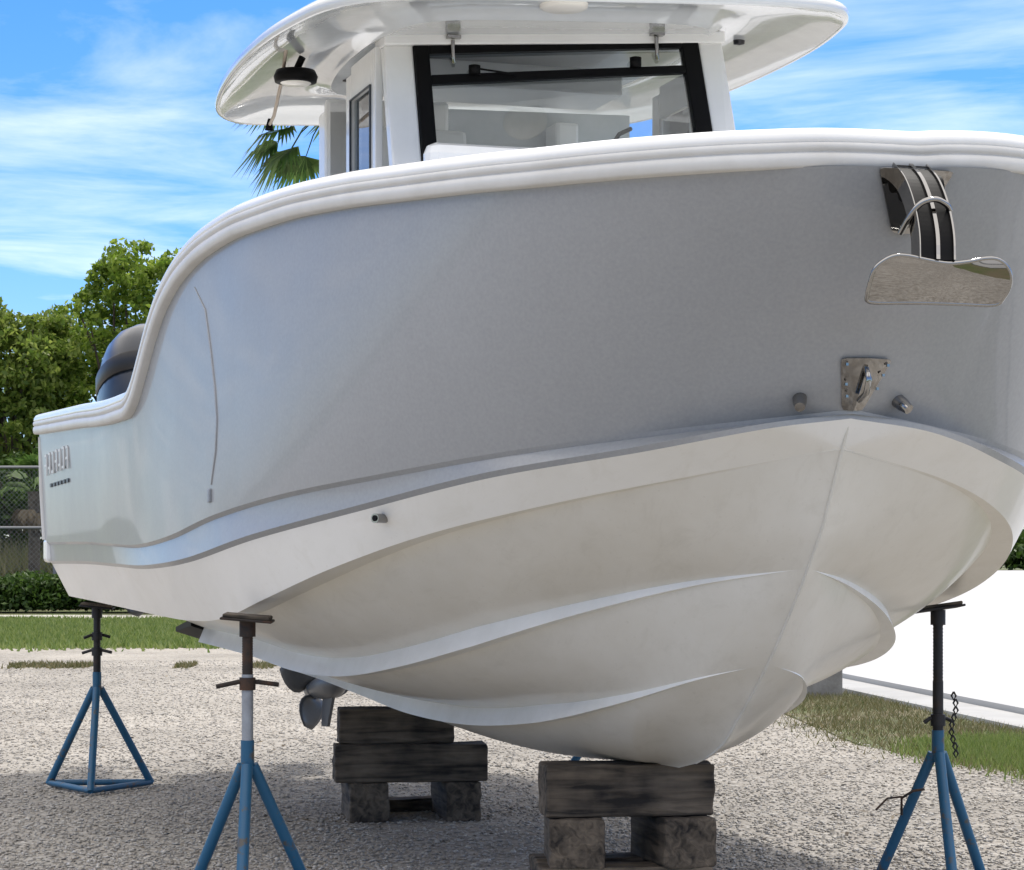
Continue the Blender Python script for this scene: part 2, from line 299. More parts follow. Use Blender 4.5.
# ------------------------------------------------------------------ ground
struct(flat("ground", [(-2500, -300), (2500, -300), (2500, 3500), (-2500, 3500)], -0.012, M['field']))
gl = struct(flat("gravel_lot", [(-60, -12), (5.5, -12), (4.2, 0), (2.78, 12.4), (2.40, 13.3), (2.10, 14.4), (1.98, 17.4), (0.2, 23.0), (-1.5, 30.2), (-60, 30.2)], 0.0, M['gravel']))
struct(flat("path", [(-60, 44.3), (1, 44.3), (1, 48.5), (-60, 48.5)], -0.004, M['path']))
edge = lambda y: 2.85 + (20.1 - y) * 0.1085          # boundary of the concrete on its left side
P1 = [(edge(y), y) for y in (-12, 20.1, 240)]; 
struct(MB().prism([(edge(-12), -12, 0), (edge(-12) + .42, -12, 0), (edge(240) + .42, 240, 0), (edge(240), 240, 0)], (0, 0, -.1), (0, 0, .03)).build("gutter", M['gutter'], bevel=.015))
struct(MB().prism([(edge(-12) + .45, -12, 0), (90, -12, 0), (150, 240, 0), (edge(240) + .45, 240, 0)], (0, 0, -.1), (0, 0, .07)).build("pavement", M['slab'], bevel=.02))

def blades(name, pts, h, w, m, lean=0.5):
    n = len(pts); a = rng.uniform(0, 2 * np.pi, n); hh = h * rng.uniform(0.45, 1.15, n); ww = w * rng.uniform(0.6, 1.3, n)
    d = np.stack([np.cos(a), np.sin(a), 0 * a], 1); l = rng.uniform(0, 2 * np.pi, n); le = lean * hh * rng.uniform(0.2, 1, n)
    off = np.stack([np.cos(l) * le, np.sin(l) * le, hh], 1)
    Q = np.stack([pts - d * ww[:, None], pts + d * ww[:, None], pts + off], 1)
    return quads_mesh(name, Q, m, ncorner=3)
def clumpy(n, x0, x1, y0, y1, inside=None, sc=0.5, k=60):
    c = np.stack([rng.uniform(x0, x1, k), rng.uniform(y0, y1, k)], 1); wv = rng.uniform(0.2, 1, k); wv /= wv.sum()
    i = rng.choice(k, n, p=wv); p = c[i] + rng.normal(0, sc, (n, 2)); u = rng.uniform(0, 1, n) < 0.45
    p[u] = np.stack([rng.uniform(x0, x1, u.sum()), rng.uniform(y0, y1, u.sum())], 1)
    if inside is not None: p = p[inside(p)]
    return np.concatenate([p, np.zeros((len(p), 1))], 1)
def gravel_edge(y): return np.interp(y, [-12, 0, 12.4, 13.3, 14.4, 17.4, 23, 30], [5.5, 4.2, 2.78, 2.40, 2.10, 1.98, .2, -1.5])
verge = lambda p: (p[:, 0] > gravel_edge(p[:, 1]) + rng.normal(0, .16, len(p)) - .02) & (p[:, 0] < edge(p[:, 1]) - .02)
struct(flat("verge", [(5.4, -12), (edge(-12) + .01, -12), (edge(20.1) + .01, 20.1), (edge(60) + .01, 60), (-3.4, 60), (-1.4, 30.2), (.25, 23), (2.02, 17.4), (2.14, 14.4), (2.44, 13.3), (2.83, 12.4), (4.15, 0)], -0.006, M['turf']))
tag(blades("dry_grass", clumpy(110000, 0, 5, 9, 26, verge, .35, 160), .05, .0045, M['drygrass'], 1.1), "short dry tan grass between the gravel and the white concrete", "grass", kind="stuff")
def green_patch(p): return verge(p) & (((p[:, 0] - 3.0) / .75) ** 2 + ((p[:, 1] - 13.2) / 1.5) ** 2 < rng.uniform(.3, 1.4, len(p)))
tag(blades("grass", clumpy(60000, 2.2, 4.2, 11, 16, green_patch, .3, 60), .07, .005, M['grass'], .8), "tuft of bright green grass beside the concrete gutter", "grass", kind="stuff")
struct(flat("lawn", [(-60, 30.2), (-1.5, 30.2), (-1.5, 44.3), (-60, 44.3)], -0.006, M['turf']))
lp = clumpy(60000, -16, -1, 30, 44.3, None, .5, 300)
tag(blades("lawn_grass", lp, .10, .02, M['grass'], .8), "strip of mown green lawn between the gravel and the hedge", "grass", kind="stuff")
wp = np.stack([rng.uniform(-8, -2.5, 5000), 24.9 + rng.normal(0, .22, 5000), np.zeros(5000)], 1)
wp = wp[(np.sin(wp[:, 0] * 2.3) + np.sin(wp[:, 0] * 5.1 + 1) > -0.5) & (np.abs(wp[:, 0] + 4.0) > .45)]
tag(blades("weeds", wp, .06, .014, M['drygrass'], .9), "thin line of weeds growing across the gravel", "weeds", kind="stuff")
# loose stones on the gravel, real geometry
ns_ = 170000; yy = 7.4 + 19 * rng.uniform(0, 1, ns_) ** 1.75; xx = rng.uniform(-.36, .36, ns_) * (yy + 3.5)
k_ = xx < gravel_edge(yy) + rng.normal(0, .08, ns_); xx, yy = xx[k_], yy[k_]; n_ = len(xx)
r_ = rng.uniform(.004, .0085, n_) * (1 + .9 * (rng.uniform(0, 1, n_) ** 7)); 
oct_ = np.array([(1,0,0),(-1,0,0),(0,1,0),(0,-1,0),(0,0,1),(0,0,-.6)], float)
F_ = np.array([(0,2,4),(2,1,4),(1,3,4),(3,0,4),(2,0,5),(1,2,5),(3,1,5),(0,3,5)])
V_ = oct_[None] * (r_[:, None] * 1.0)[:, :, None] * rng.uniform(.6, 1.35, (n_, 1, 3)) * np.array([1.25, 1.0, .55])
V_ += rng.normal(0, .18, V_.shape) * r_[:, None, None]
an = rng.uniform(0, 6.28, n_); ca_, sa_ = np.cos(an)[:, None], np.sin(an)[:, None]
X_ = V_[..., 0] * ca_ - V_[..., 1] * sa_; Y_ = V_[..., 0] * sa_ + V_[..., 1] * ca_
V_ = np.stack([X_ + xx[:, None], Y_ + yy[:, None], V_[..., 2] + r_[:, None] * .35], 2)
me = bpy.data.meshes.new("gravel_stones"); me.vertices.add(n_ * 6); me.vertices.foreach_set('co', V_.astype(np.float32).reshape(-1))
fi = (F_[None] + (np.arange(n_) * 6)[:, None, None]).astype(np.int32).reshape(-1)
me.loops.add(len(fi)); me.loops.foreach_set('vertex_index', fi); me.polygons.add(len(fi) // 3); me.polygons.foreach_set('loop_start', np.arange(0, len(fi), 3, dtype=np.int32))
me.update(calc_edges=True); me.materials.append(M['stone']); so = bpy.data.objects.new("gravel_stones", me); col.objects.link(so)
tag(so, "loose pale limestone chips covering the boatyard ground", "gravel", kind="stuff")

lf = np.stack([rng.uniform(-4.5, 3.0, 420), rng.uniform(7.6, 24, 420), np.full(420, .022)], 1); lf = lf[lf[:, 0] < gravel_edge(lf[:, 1]) - .1]
an2 = rng.uniform(0, 6.28, len(lf)); u2 = np.stack([np.cos(an2), np.sin(an2), rng.uniform(-.3, .3, len(lf))], 1) * rng.uniform(.012, .032, (len(lf), 1)); v2 = np.stack([-np.sin(an2), np.cos(an2), rng.uniform(-.5, .5, len(lf))], 1) * .009
tag(quads_mesh("leaf_litter", np.stack([lf - u2, lf - v2, lf + u2, lf + v2], 1), M['dead']), "dry brown leaves and bits scattered over the gravel", "leaf litter", kind="stuff")
# ------------------------------------------------------------------ boat (local axes: x forward, y port, z up; written with s = metres aft of the bow, t = to starboard)
HEAD = R(17.5); BX, BY = 1.01, 5.875
boat = empty("boat", (BX, BY, 0), -(math.pi / 2 - HEAD))
tag(boat, "large grey and white powerboat with a hardtop, propped on stands and timber", "boat")
LEN = 6.9; W_ = np.linspace(0, 1, 200)
def L3(s, t, z): return (-s, -t, z)
def world_of(s, t): return (BX - s * math.sin(HEAD) - t * math.cos(HEAD), BY + s * math.cos(HEAD) - t * math.sin(HEAD))
STEM = np.array([(-.005, 2.112), (.06, 2.0), (.189, 1.8), (.300, 1.602), (.372, 1.515), (.45, 1.385), (.551, 1.212), (.694, 1.047), (.865, .873), (1.045, .721), (1.233, .582), (1.392, .513), (1.62, .473)])
def stem_s(z): return np.interp(z, STEM[::-1, 1], STEM[::-1, 0])
def spl(Np, m=60):
    Np = np.array(Np, float); P = np.vstack([2 * Np[0] - Np[1], Np, 2 * Np[-1] - Np[-2]]); o = []
    u = np.linspace(0, 1, m, endpoint=False)[:, None]
    for i in range(1, len(P) - 2):
        a, b, c, d = P[i - 1:i + 3]
        o.append(.5 * (2 * b + (c - a) * u + (2 * a - 5 * b + 4 * c - d) * u ** 2 + (3 * b - a - 3 * c + d) * u ** 3))
    o.append(Np[-1:]); return np.vstack(o)
LENB = 4.8
def samp(nodes, LEN=LEN):
    D = spl(nodes); D[:, 0] = np.maximum.accumulate(D[:, 0]); s0 = D[0, 0]; s = s0 + (LEN - s0) * W_ ** 2.2
    return np.stack([s, np.interp(s, D[:, 0], D[:, 1]), np.interp(s, D[:, 0], D[:, 2])], 1)
cB = samp([[.372,0,1.515],[.398,.24,1.484],[.59,.53,1.426],[.928,.842,1.366],[1.412,1.102,1.28],[2.016,1.28,1.205],[2.708,1.367,1.133],[3.464,1.395,1.107],[4.268,1.392,1.112],[5.111,1.381,1.12],[5.989,1.37,1.122],[6.9,1.36,1.12]])
cA = samp([[.360,0,1.529],[.479,.458,1.475],[.736,.821,1.424],[1.12,1.089,1.371],[1.608,1.268,1.326],[2.179,1.366,1.274],[2.82,1.402,1.215],[3.523,1.411,1.188],[4.284,1.408,1.197],[5.101,1.4,1.21],[5.973,1.391,1.216],[6.9,1.38,1.22]])
cC = samp([[.424,0,1.43],[.567,.371,1.356],[.831,.679,1.285],[1.176,.938,1.204],[1.583,1.124,1.106],[2.054,1.231,1.008],[2.585,1.271,.932],[3.172,1.286,.911],[3.814,1.291,.914],[4.51,1.291,.922],[5.257,1.286,.93],[6.054,1.279,.938],[6.9,1.27,.945]])
cCb = samp([[.424,0,1.43],[.567,.371,1.356],[.831,.679,1.285],[1.176,.938,1.204],[1.583,1.124,1.106],[2.054,1.231,1.008],[2.585,1.271,.932],[3.172,1.286,.911],[3.814,1.291,.914],[4.51,1.291,.922],[5.257,1.286,.93],[6.054,1.279,.938],[6.9,1.27,.945]], LENB)
c1 = samp([[.642,0,1.107],[.904,.254,1.06],[1.182,.501,.983],[1.507,.699,.897],[1.915,.825,.818],[2.408,.896,.765],[2.982,.933,.757],[3.634,.954,.783],[4.358,.963,.797],[5.146,.964,.805],[5.994,.958,.812],[6.9,.95,.818]], LENB)
c2 = samp([[.915,0,.831],[1.039,.163,.786],[1.318,.297,.713],[1.734,.395,.645],[2.256,.481,.60],[2.861,.535,.60],[3.541,.554,.632],[4.289,.559,.662],[5.1,.557,.678],[5.971,.553,.69],[6.9,.55,.698]], LENB)
cK = samp([[1.60,0,.475],[2.2,0,.466],[3.5,0,.472],[5,0,.485],[6.9,0,.50]], LENB)
CAMB = np.array([-BX * -math.sin(HEAD) - BY * math.cos(HEAD), BX * math.cos(HEAD) + BY * math.sin(HEAD), CAM_H])
def ease(c, dt):   # soften the lower strip: bring the knuckle in and the paint line out a little
    f = np.clip(c[:, 1] / .4, 0, 1) * np.clip((4.5 - c[:, 0]) / 2.5, 0, 1); k_ = dt * f / (c[:, 1] - CAMB[1]); return c + (c - CAMB) * k_[:, None]
cA, cB = ease(cA, -.028), ease(cB, .010)
def rail_t(s):
    u = np.clip(s / 4.6, 0, 1); return 1.45 * (1 - (1 - u) ** 2.6) ** .42 - .03 * np.maximum(0, (s - 4) / 3)
def pchip(x, y, q):
    x = np.array(x, float); y = np.array(y, float); h = np.diff(x); d = np.diff(y) / h; m = np.zeros_like(y)
    for i in range(1, len(x) - 1):
        if d[i - 1] * d[i] > 0: w1 = 2 * h[i] + h[i - 1]; w2 = h[i] + 2 * h[i - 1]; m[i] = (w1 + w2) / (w1 / d[i - 1] + w2 / d[i])
    m[0] = d[0]; m[-1] = d[-1]; i = np.clip(np.searchsorted(x, q) - 1, 0, len(h) - 1); u = (q - x[i]) / h[i]
    return (1 + 2 * u) * (1 - u) ** 2 * y[i] + u * (1 - u) ** 2 * h[i] * m[i] + u * u * (3 - 2 * u) * y[i + 1] + u * u * (u - 1) * h[i] * m[i + 1]
rs = LEN * W_ ** 2.2
rz = pchip([0, .08, .2, .435, .73, .95, 1.33, 1.69, 2.0, 2.36, 2.674, 2.93, 3.1, 3.28, 3.40, 3.50, 3.62, 3.87, 5.09, 6.9],
           [2.11, 2.1, 2.097, 2.1, 2.113, 2.124, 2.146, 2.158, 2.158, 2.138, 2.091, 2.011, 1.921, 1.80, 1.725, 1.685, 1.668, 1.668, 1.71, 1.775], rs)
cR = np.stack([rs + .05 * np.exp(-rs / .06), rail_t(rs), rz], 1)
taper = lambda c, l, p=.8, d=0: np.clip((c[:, 0] - c[0, 0] - d) / l, 0, 1) ** p
def off(c, dt=0, dz=0, ds=0): return c + np.stack([np.full(len(c), 1.0) * ds, np.full(len(c), 1.0) * dt, np.full(len(c), 1.0) * dz], 1)
def panel(mb, a, b, nv=8, p=None, fair=True, hollow=None, bulge=None):
    """loft from curve a (upper) to curve b (lower) on both sides of the boat"""
    v = np.linspace(0, 1, nv); G = np.zeros((len(a), nv, 3))
    for j, q in enumerate(v):
        w = np.full(len(a), q) if p is None else 1 - (1 - q) ** p
        G[:, j, 0] = a[:, 0] * (1 - q) + b[:, 0] * q; G[:, j, 1] = a[:, 1] * (1 - w) + b[:, 1] * w; G[:, j, 2] = a[:, 2] * (1 - q) + b[:, 2] * q
        if bulge is not None:
            e = a - b; nn = np.stack([0 * e[:, 0], e[:, 2], -e[:, 1]], 1); nn /= np.linalg.norm(nn, axis=1)[:, None] + 1e-9
            G[:, j] += nn * (bulge * 4 * q * (1 - q))[:, None]
        if fair:
            d = stem_s(G[0, j, 2]) - G[0, j, 0]; G[:, j, 0] += d * np.exp(-(a[:, 0] - a[0, 0]) / .3) * np.exp(-(G[:, j, 1] / .35) ** 2)
    for sg in (1, -1):
        G2 = G * np.array([-1, -1 * sg, 1])
        if sg == -1 and hollow is not None: G2[:, :, 2] += hollow[:, None] * (1 - v)[None]
        mb.grid(G2, True)
    return G
# grey topsides: flared panel from the rail down to the knuckle, then the lower grey strip
tp_ = taper(cA, .25); cA0 = off(cA, .012 * tp_, 0); pw = 1 + .9 * np.exp(-((np.minimum(cR[:, 0], 9)) / 1.6) ** 2)
tb = MB(); A1 = off(cA, -.002 * tp_, -.012); B0 = off(cB, .010 * tp_, .004); B1 = off(cB, -.006 * tp_, -.010)
plift = .032 * (1 - np.exp(-cR[:, 1] / .35)) * np.clip(cR[:, 1] / .08, 0, 1)
topG = panel(tb, cR, cA0, 26, pw, True, plift)
panel(tb, cA0, A1, 2, None, False); panel(tb, A1, B0, 5, None, False)
panel(tb, B0, B1, 2, None, False)
tb.build("hull_topsides", M['grey'], boat)
sb = MB(); panel(sb, B1, cC, 6, None, False); sb.build("white_hull_band", M['white_side'], boat)
bb = MB()
tC = taper(cC, 1.3)[:, None]; cCi = cC + tC * np.array([0, -.115, .018]) + np.array([.0, -.001, -.004])
panel(bb, cC, cCi, 3, None, False)
cCbi = cCb + taper(cCb, 1.3)[:, None] * np.array([0, -.115, .018]) + np.array([.0, -.001, -.004])
q_ = cCi[cCi[:, 0] > LENB - .1]; bb.grid(np.stack([q_ * np.array([-1, -1, 1]) * (1 - k) + q_ * np.array([-1, 1, 1]) * k for k in (0, .25, .5, .75, 1)], 1), False)
h1 = taper(c1, .85, 1.0, .03)[:, None]; a1 = c1 + h1 * np.array([0, -.022, .036]); b1 = c1 + h1 * np.array([0, .004, -.026]); i1 = b1 + h1 * np.array([0, -.06, .002])
h2 = taper(c2, .85, 1.0, .03)[:, None]; a2 = c2 + h2 * np.array([0, -.022, .034]); b2 = c2 + h2 * np.array([0, .004, -.024]); i2 = b2 + h2 * np.array([0, -.055, .002])
for up, lo, inn in ((a1, b1, i1), (a2, b2, i2)):
    for sg in (1, -1):
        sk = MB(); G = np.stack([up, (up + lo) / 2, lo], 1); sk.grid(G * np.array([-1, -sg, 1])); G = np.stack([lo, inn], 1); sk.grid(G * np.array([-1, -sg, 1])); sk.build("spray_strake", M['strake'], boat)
bl = lambda c, h, h0: np.clip((c[:, 0] - c[0, 0]) / .35, 0, 1) * (h0 + (h - h0) * np.exp(-(c[:, 0] / 2.9) ** 4))
panel(bb, cCbi, a1, 12, bulge=bl(cCb, .022, .004))
panel(bb, i1, a2, 12, bulge=bl(c1, .024, .004)); panel(bb, i2, cK, 16, bulge=bl(c2, .065, .006))
bb.build("hull_bottom", M['bottom'], boat)
ks = [(float(stem_s(z)) - .001, z) for z in np.linspace(1.50, .50, 26)]
MB().tube([L3(a, 0, z) for a, z in ks], [.002] + [.0045] * 24 + [.002], 8).build("keel_strip", M['keel'], boat)
# transom, closing the stern
for prof, nm_, mt_ in (([cR[-1], cA[-1], cB[-1], cC[-1], cCi[-1]], 'transom', 'white'), ([cCbi[-1], a1[-1], i1[-1], a2[-1], i2[-1], cK[-1]], 'lower_transom', 'bottom')):
    ring = [L3(*p) for p in prof] + [L3(p[0], -p[1], p[2]) for p in (prof[::-1] if nm_ == 'transom' else prof[-2::-1])]
    MB().add(ring, [tuple(range(len(ring)))]).build(nm_, M[mt_], boat)
# rub rail and gunwale cap, swept round the whole sheer from port quarter to starboard quarter
lift = .032 * (1 - np.exp(-cR[:, 1] / .35)) * np.clip(cR[:, 1] / .08, 0, 1)
full = np.vstack([(cR + np.stack([0 * lift, 0 * lift, lift], 1))[:0:-1] * np.array([1, -1, 1]), cR])
T = np.gradient(full, axis=0); T /= np.linalg.norm(T, axis=1)[:, None]
pn = np.stack([-np.abs(T[:, 1]), 0 * T[:, 0], 0 * T[:, 0]], 1)
half = len(cR) - 1
nrm = np.stack([-T[:, 1], T[:, 0], 0 * T[:, 0]], 1); nrm /= np.linalg.norm(nrm, axis=1)[:, None]   # plan normal, outward (forward at the bow)
fixn = nrm.copy(); fixn[half] = (-1, 0, 0)
upv = np.cross(T, fixn); upv *= np.sign(upv[:, 2])[:, None]; upv /= np.linalg.norm(upv, axis=1)[:, None]
def sweep(profile):
    G = np.zeros((len(full), len(profile), 3))
    for j, (a, b) in enumerate(profile): G[:, j] = full + fixn * a + upv * b
    return G * np.array([-1, -1, 1])
MB().grid(sweep([(-.01, -.004), (.024, -.002), (.030, .004), (.032, .018), (.031, .033), (.026, .035), (.026, .0385), (.031, .041), (.032, .052), (.030, .060), (.024, .062)])).build("rub_rail", M['rail'], boat)
MB().grid(sweep([(.026, .0615), (.029, .065), (.027, .078), (.018, .092), (.004, .100), (-.02, .104), (-.10, .107), (-.16, .107), (-.175, .09), (-.175, -.1)])).build("gunwale", M['white'], boat)
inner = sweep([(-.17, .02)])[:, 0]; pr, sbd = inner[:half + 1][::-1], inner[half:]
MB().grid(np.stack([pr * (1 - q) + sbd * q for q in np.linspace(0, 1, 5)], 1)[4:]).build("deck", M['white'], boat)
# white corner cap and edge strip at the starboard and port quarters
for sg in (1, -1):
    q = MB(); q.tube([L3(LEN - .0, sg * (1.405), 1.76), L3(LEN + .005, sg * 1.40, 1.5), L3(LEN, sg * 1.385, 1.235)], .022, 8); q.build("corner_strip", M['rail'], boat)
    MB().box(L3(LEN - .03, sg * 1.372, 1.18), (.14, .05, .125)).build("corner_cap", M['white'], boat, bevel=.02)

def hull_at(s, z, sg=1):
    """point and outward normal of the grey topsides at station s and height z"""
    D = np.abs(topG[:, :, 0] - s) * 1.0 + np.abs(topG[:, :, 2] - z); i, j = np.unravel_index(D.argmin(), D.shape)
    i = min(max(i, 1), len(topG) - 2); j = min(max(j, 1), topG.shape[1] - 2)
    du = topG[i + 1, j] - topG[i - 1, j]; dv = topG[i, j + 1] - topG[i, j - 1]; n = np.cross(du, dv); n /= np.linalg.norm(n)
    if n[1] < 0: n = -n
    p = topG[i, j]; return np.array([p[0], p[1] * sg, p[2]]), np.array([n[0], n[1] * sg, n[2]])
# moulded seam running down the starboard side where the bow flare ends, with its small drain tab
seam = []
for s_, z_ in [(2.56, 2.06), (2.44, 1.95), (2.36, 1.82), (2.30, 1.70), (2.27, 1.58), (2.29, 1.46), (2.33, 1.37)]:
    p, n = hull_at(s_, z_); seam.append(L3(*(p + n * .001)))
MB().tube(seam, [.002, .003, .0035, .004, .004, .004, .003], 8).build("hull_seam", M['grey'], boat)
p, n = hull_at(2.345, 1.345); MB().box(L3(*(p + n * .003)), (.03, .010, .045)).build("drain_tab", M['galv'], boat, bevel=.003)

# bow chafe plate and bow eye plate (two wings of stainless folded round the stem)
def hull_pt(w, z):
    jj = np.abs(topG[:30, :, 2].mean(0) - z).argmin(); return float(np.interp(w, topG[:120, jj, 1], topG[:120, jj, 0]))
def wing_plate(zt, zb, wt, wb, k=6):
    mb = MB()
    for sg in (1, -1):
        def c(w, z): return np.array([-(hull_pt(w, z) - .008), -sg * w, z])
        tc_, te, bc, be = c(0, zt), c(wt, zt), c(0, zb), c(wb, zb)
        r = .016; e1 = te + (tc_ - te) / np.linalg.norm(tc_ - te) * r; e2 = te + (be - te) / np.linalg.norm(be - te) * r
        f1 = be + (te - be) / np.linalg.norm(te - be) * r; f2 = be + (bc - be) * .5
        ring_ = [tc_, e1, te * .6 + (e1 + e2) * .2, e2, f1, be * .6 + (f1 + f2) * .2, f2, bc]
        if sg == 1: mb.add(ring_, [tuple(range(8))])
        else: mb.v += [tuple(p) for p in ring_[1:7]]; mb.f.append((0, 7, 13, 12, 11, 10, 9, 8)); mb.sm.append(False)
    return mb
o = wing_plate(2.105, 1.955, .105, .03).build("chafe_plate", M['steel'], boat); o.modifiers.new('thick', 'SOLIDIFY').thickness = .005
o = wing_plate(1.655, 1.525, .074, .03).build("bow_eye_plate", M['steel'], boat); o.modifiers.new('thick', 'SOLIDIFY').thickness = .005
ey = MB(); ey.tube([(-.295, -.004, 1.635), (-.270, -.004, 1.628), (-.255, -.004, 1.60), (-.272, -.004, 1.565), (-.315, -.004, 1.55)], .008, 8); ey.build("bow_eye", M['steel'], boat)
for (sg, w, z) in ((1, .055, 1.64), (1, .045, 1.59), (1, .035, 1.56), (-1, .06, 1.64), (-1, .052, 1.615), (-1, .04, 1.58)):
    MB().box((-hull_pt(w, z) + .016, -sg * (w + .002), z), (.006, .007, .007)).build('screw', M['steel'], boat)
for sg in (1, -1):
    jj = np.abs(topG[:30, :, 2].mean(0) - 1.553).argmin(); s_ = np.interp(.145, topG[:120, jj, 1], topG[:120, jj, 0])
    pth = [(-s_ + d, -sg * .145 - sg * d * .45, 1.553 - d * .75) for d in (-.01, .012, .03)]
    MB().tube(pth, [.02, .019, .014], 14).build("hull_fitting", M['steel'], boat)
# overboard drain on the white band
MB().tube([L3(1.28, 1.04, 1.250), L3(1.25, 1.078, 1.250)], .014, 14).build("drain", M['steel'], boat)
MB().tube([L3(1.26, 1.06, 1.250), L3(1.2485, 1.080, 1.250)], .009, 12).build("drain_hole", M['black'], boat)
# small marks of the builder's raised lettering near the starboard quarter: unreadable rows of silver and dark strokes
for k in range(7):
    lt = MB(); dk = MB(); s0 = 6.55 - k * .16; z0 = 1.60 + (k % 2) * .004; p, n = hull_at(s0, z0)
    for dz, ds_, hh in ((.0, 0, .10), (.05, .045, .012), (-.02 * (k % 3), .045, .012)):
        lt.box(L3(s0 + ds_, p[1] + .004, z0 + dz), (.022 if ds_ == 0 else .07, .006, hh))
    lt.build('raised_letter', M['rail'], boat)
for k in range(6):
    s0 = 6.4 - k * .15; p, n = hull_at(s0, 1.50); MB().box(L3(s0, p[1] + .004, 1.497), (.07, .006, .018)).build('small_letter', M['leg_grey'], boat)

# ---- trim tabs and outboards at the transom
for sg in (1, -1):
    MB().hexa([L3(4.8, sg * .60, .715), L3(4.8, sg * 1.0, .845), L3(5.2, sg * 1.0, .81), L3(5.2, sg * .60, .68),
               L3(4.8, sg * .60, .745), L3(4.8, sg * 1.0, .875), L3(5.2, sg * 1.0, .83), L3(5.2, sg * .60, .70)]).build("trim_tab", M['black'], boat)
def outboard(s, t, z, tilt, kz=1.0):
    mo = MB()   # midsection and bracket
    mo.box((0, 0, -.28), (.20, .17, .75)); mo.box((.17, 0, -.08), (.22, .26, .42))
    o = mo.build("outboard_motor", M['leg_grey'], boat, bevel=.03)
    o.location = L3(s, t, z); o.rotation_euler = (0, tilt, 0)
    # cowl: lofted rounded sections, taller toward the front
    secs = []
    for q, (lx, wy) in zip(np.linspace(0, 1, 11), [(.30, .22), (.345, .25), (.36, .265), (.365, .27), (.365, .268), (.36, .262), (.35, .252), (.33, .235), (.29, .205), (.22, .15), (.09, .06)]):
        zz = .08 + .80 * (1 - (1 - q) ** 1.25); ring = []
        for k in range(28):
            a = 2 * math.pi * k / 28; c, s2 = math.cos(a), math.sin(a)
            ring.append((-.06 - .05 * q + lx * math.copysign(abs(c) ** .7, c), wy * math.copysign(abs(s2) ** .75, s2), zz))
        secs.append(ring)
    MB().grid(secs, True, True).build("cowling", M['cowl'], o)
    band = []
    for zz, e in ((.52, .0), (.53, .006), (.61, .006), (.62, .0)):
        ring = []
        for k in range(28):
            a = 2 * math.pi * k / 28; c, s2 = math.cos(a), math.sin(a)
            ring.append((-.075 + (.363 + e) * math.copysign(abs(c) ** .7, c), (.268 + e) * math.copysign(abs(s2) ** .75, s2), zz + .14 * (c * .5)))
        band.append(ring)
    MB().grid(band, True, True).build("cowl_band", M['cowl_band'], o)
    ld = MB(); ld.tube([(-.02, 0, -.62), (-.02, 0, -1.0)], [.07, .055], 12); ld.box((-.08, 0, -.80), (.55, .16, .02))
    ld.tube([(.26, 0, -1.03), (.20, 0, -1.03), (.1, 0, -1.03), (-.15, 0, -1.03), (-.3, 0, -1.03)], [.01, .045, .07, .068, .055], 14)
    ld.prism([(.12, -.008, -1.06), (-.14, -.008, -1.06), (-.20, -.008, -1.24), (-.06, -.008, -1.25)], (0, 0, 0), (0, .016, 0)); ld = ld.build("lower_unit", M['leg_grey'], o); ld.scale.z = kz; ld.location.z = -.45 * (1 - kz)
    pr_ = MB()
    for b in range(3):
        a0 = 2 * math.pi * b / 3 + .30; G = []
        for i, q in enumerate(np.linspace(.05, .22, 7)):
            wq = .055 + .09 * math.sin(math.pi * min(1, (q - .02) / .2)) ; row = []
            for k in np.linspace(-1, 1, 7):
                aa = a0 + k * wq / max(q, .09) * .62
                row.append((-.37 - k * .055, q * math.cos(aa), -1.03 + q * math.sin(aa)))
            G.append(row)
        pr_.grid(G, True)
    pr_.tube([(-.29, 0, -1.03), (-.45, 0, -1.03)], [.055, .045], 14)
    po = pr_.build("propeller", M['leg_grey'], o); po.scale.z = 1 if kz == 1 else .7; po.location.z = (-.45 - 1.03 * kz + .45 * kz) + 1.03 * po.scale.z; po.modifiers.new('thick', 'SOLIDIFY').thickness = .008
    return o
outboard(7.62, .74, 1.56, R(-4), .2)
outboard(7.30, -.17, 1.47, R(-6))

# ---- console, windshield
def wl(a, b, q): return tuple(a[i] * (1 - q) + b[i] * q for i in range(3))
TL, TR, BL, BR = (3.08, .471, 3.03), (2.96, -.607, 3.095), (2.92, .48, 2.576), (2.83, -.615, 2.722)
OTL, OTR, OBL, OBR = (3.09, .579, 3.025), (2.95, -.701, 3.118), (2.93, .586, 2.554), (2.82, -.711, 2.725)
console = MB()
console.hexa([L3(2.62, .60, 1.85), L3(2.62, -.70, 1.85), L3(3.9, -.66, 1.85), L3(3.9, .60, 1.85), L3(2.72, .50, 2.50), L3(2.72, -.62, 2.50), L3(3.4, -.62, 2.56), L3(3.4, .56, 2.52)])
console = console.build("console", M['white'], boat, bevel=.03)
def extend(a, b, k): return tuple(b[i] + (b[i] - a[i]) * k for i in range(3))
def post4(mb, a, b, c, d, back):  # quad a b (top) c d (bottom), thickness aft by back
    f = lambda p: L3(p[0] + back, p[1], p[2])
    mb.hexa([L3(*d), L3(*c), f(c), f(d), L3(*a), L3(*b), f(b), f(a)])
pil = MB(); pil2 = MB()
post4(pil, OTL, TL, extend(TL, BL, .9), extend(OTL, OBL, .9), .06); post4(pil2, TR, OTR, extend(OTR, OBR, 1.4), extend(TR, BR, 1.4), .06)
pil.build("windshield_pillar", M['white'], boat, bevel=.008); pil2.build("windshield_pillar", M['white'], boat, bevel=.008)
def Wp(u, v, d=0):
    a = wl(TL, TR, u); b = wl(BL, BR, u); p = wl(a, b, v) if v <= 1 else extend(a, b, v - 1); return (p[0] + d, p[1], p[2])
